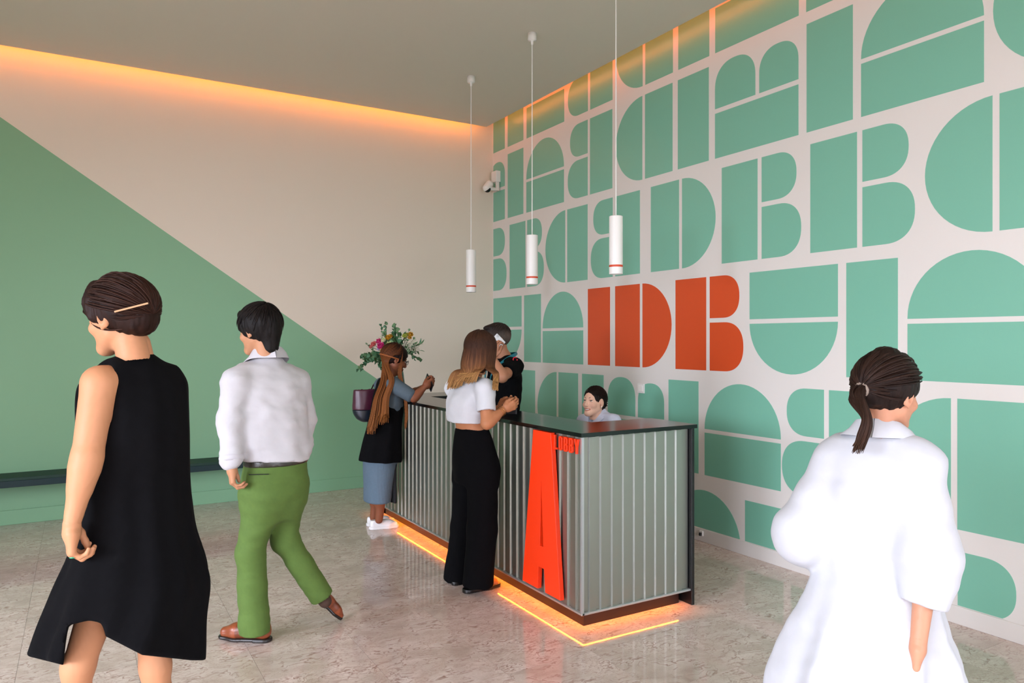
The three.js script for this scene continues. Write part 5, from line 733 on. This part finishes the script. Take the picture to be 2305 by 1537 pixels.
// ───────── bouquet on the far end of the counter ─────────
{
  const VX = 2.47, VZ = -6.22, c0 = [VX, CT + 0.0012, VZ];
  const v = base('flower_bouquet', 'mixed bouquet of pink, yellow and white flowers with eucalyptus in a vase', 'bouquet', c0);
  const glass = mat(0x7d9a8c, 0.08, { transmission: 0.6, thickness: 0.01, ior: 1.45 });
  part('vase', new THREE.LatheGeometry([[0, 0], [0.05, 0], [0.058, 0.01], [0.066, 0.1], [0.055, 0.19], [0.05, 0.22], [0.046, 0.22], [0.05, 0.19], [0.06, 0.1], [0.052, 0.014], [0, 0.012]].map(([a, b]) => new THREE.Vector2(a, b)), 40), glass, v);
  const back = new THREE.Quaternion().setFromAxisAngle(V(0, 1, 0), 0);
  const at = (px, py, d) => seen(px, py, d).sub(v.position), DB = seen(880, 800, 1).length() ? 6.62 : 0;
  const neck = V(0, 0.22, 0), greens = [0x4f7d5a, 0x3e6b45, 0x6f9468, 0x557a4c].map((c) => mat(c, 0.6, { side: THREE.DoubleSide })), stemMat = mat(0x4a5a34, 0.7);
  const leafGeo = (w, h) => { const s = new THREE.Shape(); s.moveTo(0, 0); s.bezierCurveTo(w, h * 0.25, w, h * 0.8, 0, h); s.bezierCurveTo(-w, h * 0.8, -w, h * 0.25, 0, 0); const g = new THREE.ExtrudeGeometry(s, { depth: 0.0012, bevelEnabled: false, curveSegments: 7 }), p = g.attributes.position; for (let i = 0; i < p.count; i++) p.setZ(i, p.getZ(i) + 2.5 * p.getX(i) ** 2 / w * 0.5 - 0.25 * p.getY(i) ** 2 / h); g.computeVertexNormals(); return g; };
  const round = leafGeo(0.017, 0.032), long = leafGeo(0.008, 0.05), small = leafGeo(0.01, 0.022);
  const pose = (m, pos, dir, roll = 0, s = 1) => { m.position.copy(pos); m.quaternion.setFromUnitVectors(V(0, 1, 0), dir.clone().normalize()).multiply(new THREE.Quaternion().setFromAxisAngle(V(0, 1, 0), roll)); m.scale.setScalar(s); return m; };
  seed = 2024;
  const stem = (pts, r = 0.0022) => part('stem', new THREE.TubeGeometry(new THREE.CatmullRomCurve3(pts), 18, r, 6), stemMat, v);
  function sprig(tip, mid, geo, n, s0, s1, k) {                             // a branch with leaves in pairs, each leaf a piece of the branch
    const c = new THREE.CatmullRomCurve3([neck.clone().add(V((rnd() - 0.5) * 0.05, -0.02, (rnd() - 0.5) * 0.05)), mid, tip]), st = part('stem', new THREE.TubeGeometry(c, 18, 0.0022, 6), stemMat, v);
    for (let i = 0; i < n; i++) { const t = 0.34 + (0.66 * i) / (n - 1), p = c.getPoint(t), g = c.getTangent(t), side = V(rnd() - 0.5, rnd() - 0.3, rnd() - 0.5).addScaledVector(g, 0.35); const m = part('leaf', geo, greens[(i + k) % 4], st); pose(m, p, side, rnd() * 6, 1.3 * lerp(s0, s1, i / n)); }
    for (let i = 0; i < n; i++) { const t = 0.36 + (0.62 * i) / (n - 1), p = c.getPoint(t), g = c.getTangent(t), side = V(rnd() - 0.5, rnd() - 0.3, rnd() - 0.5).addScaledVector(g, 0.35); const m = part('leaf', geo, greens[(i + k + 1) % 4], st); pose(m, p, side, rnd() * 6, 1.3 * lerp(s0, s1, i / n)); }
  }
  const d = 6.6;
  sprig(at(868, 729, d + 0.05), at(874, 785, d), round, 10, 1.3, 0.7, 0); sprig(at(889, 738, d), at(884, 790, d - 0.04), round, 11, 1.9, 1.1, 1); sprig(at(898, 752, d - 0.06), at(888, 795, d), round, 9, 1.8, 1.0, 2);
  sprig(at(858, 733, d + 0.1), at(866, 780, d + 0.05), small, 8, 1.2, 1.0, 1); sprig(at(809, 831, d), at(838, 805, d - 0.02), round, 13, 1.35, 0.8, 0); sprig(at(818, 803, d + 0.05), at(848, 802, d), round, 11, 1.6, 0.9, 2); sprig(at(834, 812, d - 0.05), at(856, 812, d), round, 9, 1.5, 1.1, 3);
  sprig(at(945, 812, d), at(916, 792, d - 0.02), round, 10, 0.9, 0.85, 3); sprig(at(943, 775, d), at(915, 790, d), long, 7, 1.1, 1.0, 1); sprig(at(941, 791, d + 0.1), at(912, 795, d), long, 7, 1.1, 1.0, 0); sprig(at(826, 775, d + 0.1), at(850, 800, d), small, 8, 0.9, 0.7, 2);
  sprig(at(913, 752, d + 0.04), at(900, 790, d), small, 9, 1.3, 1.1, 3); sprig(at(880, 800, d - 0.16), at(880, 820, d - 0.08), round, 10, 1.6, 1.2, 0); sprig(at(860, 822, d - 0.1), at(868, 830, d - 0.06), round, 8, 1.4, 1.2, 2);
  // roses, freesias, daisies: layered petals round a heart
  function bloom(px, py, dd, color, inner, R, petals, open) {
    R *= 1.2;
    const p = at(px, py, dd), s = stem([neck.clone(), neck.clone().lerp(p, 0.5).add(V(0, 0.04, 0)), p]), dir = p.clone().sub(neck).normalize().add(CF.clone().multiplyScalar(-0.7)).normalize();
    const pg = leafGeo(R * 0.55, R * 1.05), ms = [mat(color, 0.6, { side: THREE.DoubleSide }), mat(inner, 0.6, { side: THREE.DoubleSide })], q = new THREE.Quaternion().setFromUnitVectors(V(0, 1, 0), dir);
    for (let ring = 0; ring < 3; ring++) for (let i = 0; i < petals; i++) { const a = (i / petals) * 6.283 + ring * 0.6, tilt = open * (0.25 + 0.34 * (2 - ring)), m = part('petal', pg, ms[ring > 1 ? 1 : 0], s); m.quaternion.copy(q).multiply(new THREE.Quaternion().setFromEuler(new THREE.Euler(tilt, a, 0, 'YXZ'))); m.position.copy(p); m.scale.setScalar(1 - ring * 0.16); }
    const h = part('heart', new THREE.SphereGeometry(R * 0.32, 12, 10), ms[1], s); h.position.copy(p).addScaledVector(dir, R * 0.3);
  }
  bloom(858, 779, d - 0.1, 0xd83a86, 0xb01860, 0.032, 7, 1.3); bloom(853, 769, d - 0.06, 0xd23a78, 0xc02468, 0.026, 6, 1.2); bloom(841, 775, d - 0.04, 0xd8706a, 0xb84a50, 0.026, 6, 1.5); bloom(836, 780, d, 0xd07a70, 0xb85a58, 0.02, 6, 1.5);
  bloom(874, 760, d - 0.06, 0xd8a024, 0xb87a10, 0.026, 6, 1.5); bloom(879, 757, d - 0.02, 0xe0a830, 0xc08818, 0.022, 6, 1.4); bloom(860, 788, d - 0.12, 0xdab43a, 0xb08a20, 0.016, 6, 1.3); bloom(924, 753, d, 0xd8a024, 0x8a5a10, 0.024, 6, 1.5); bloom(922, 760, d - 0.04, 0xcf9a28, 0x8a5a10, 0.018, 6, 1.5);
  bloom(864, 766, d - 0.1, 0xdfe0b0, 0xc8cc80, 0.022, 6, 1.1); bloom(876, 775, d - 0.14, 0xd6dc9c, 0xaebf58, 0.024, 6, 1.3); bloom(910, 757, d - 0.05, 0xb8c256, 0x8aa030, 0.022, 6, 1.2); bloom(858, 760, d, 0xe8e4cc, 0xd8d0a0, 0.018, 6, 1.2); bloom(916, 754, d, 0xb0ba4c, 0x8a9a38, 0.02, 6, 1.3); bloom(872, 780, d - 0.16, 0xe4e6c8, 0xc4cc88, 0.02, 6, 1.2); bloom(852, 786, d - 0.08, 0xc8b8d8, 0xa890c0, 0.014, 6, 1.2);
  for (const [x, y] of [[921, 742], [932, 761], [916, 765]]) { const p = at(x, y, d), s = stem([neck.clone(), neck.clone().lerp(p, 0.55).add(V(0, 0.03, 0)), p], 0.0015); part('bud', new THREE.SphereGeometry(0.011, 14, 10), greens[2], s).position.copy(p); }
  { // gypsophila: a haze of tiny white flowers, beyond counting
    const gs = []; for (let i = 0; i < 160; i++) { const p = at(918 + (rnd() - 0.3) * 26, 776 + (rnd() - 0.5) * 26, d + (rnd() - 0.5) * 0.14); gs.push(new THREE.IcosahedronGeometry(0.0032 + rnd() * 0.002, 0).translate(p.x, p.y, p.z)); if (i % 3 === 0) gs.push(tube([[0.02, 0.3, 0], [lerp(0.02, p.x, 0.6), lerp(0.3, p.y, 0.6), lerp(0, p.z, 0.6)], p.toArray()], 0.0007, 6, 4)); }
    part('gypsophila', merge(gs), mat(0xd9d8bf, 0.7), v).userData.kind = 'stuff';
  }
  for (let i = 0; i < 9; i++) { const p = at(942 + rnd() * 3, 772 + i * 2.6, d + (rnd() - 0.5) * 0.1), a = at(918, 784, d); stem([neck.clone().lerp(a, 0.4), a, p], 0.0012); }
}
scene.traverse((o) => { if (o.isLight && !o.isRectAreaLight) o.castShadow = true; });
renderer.render(scene, camera);
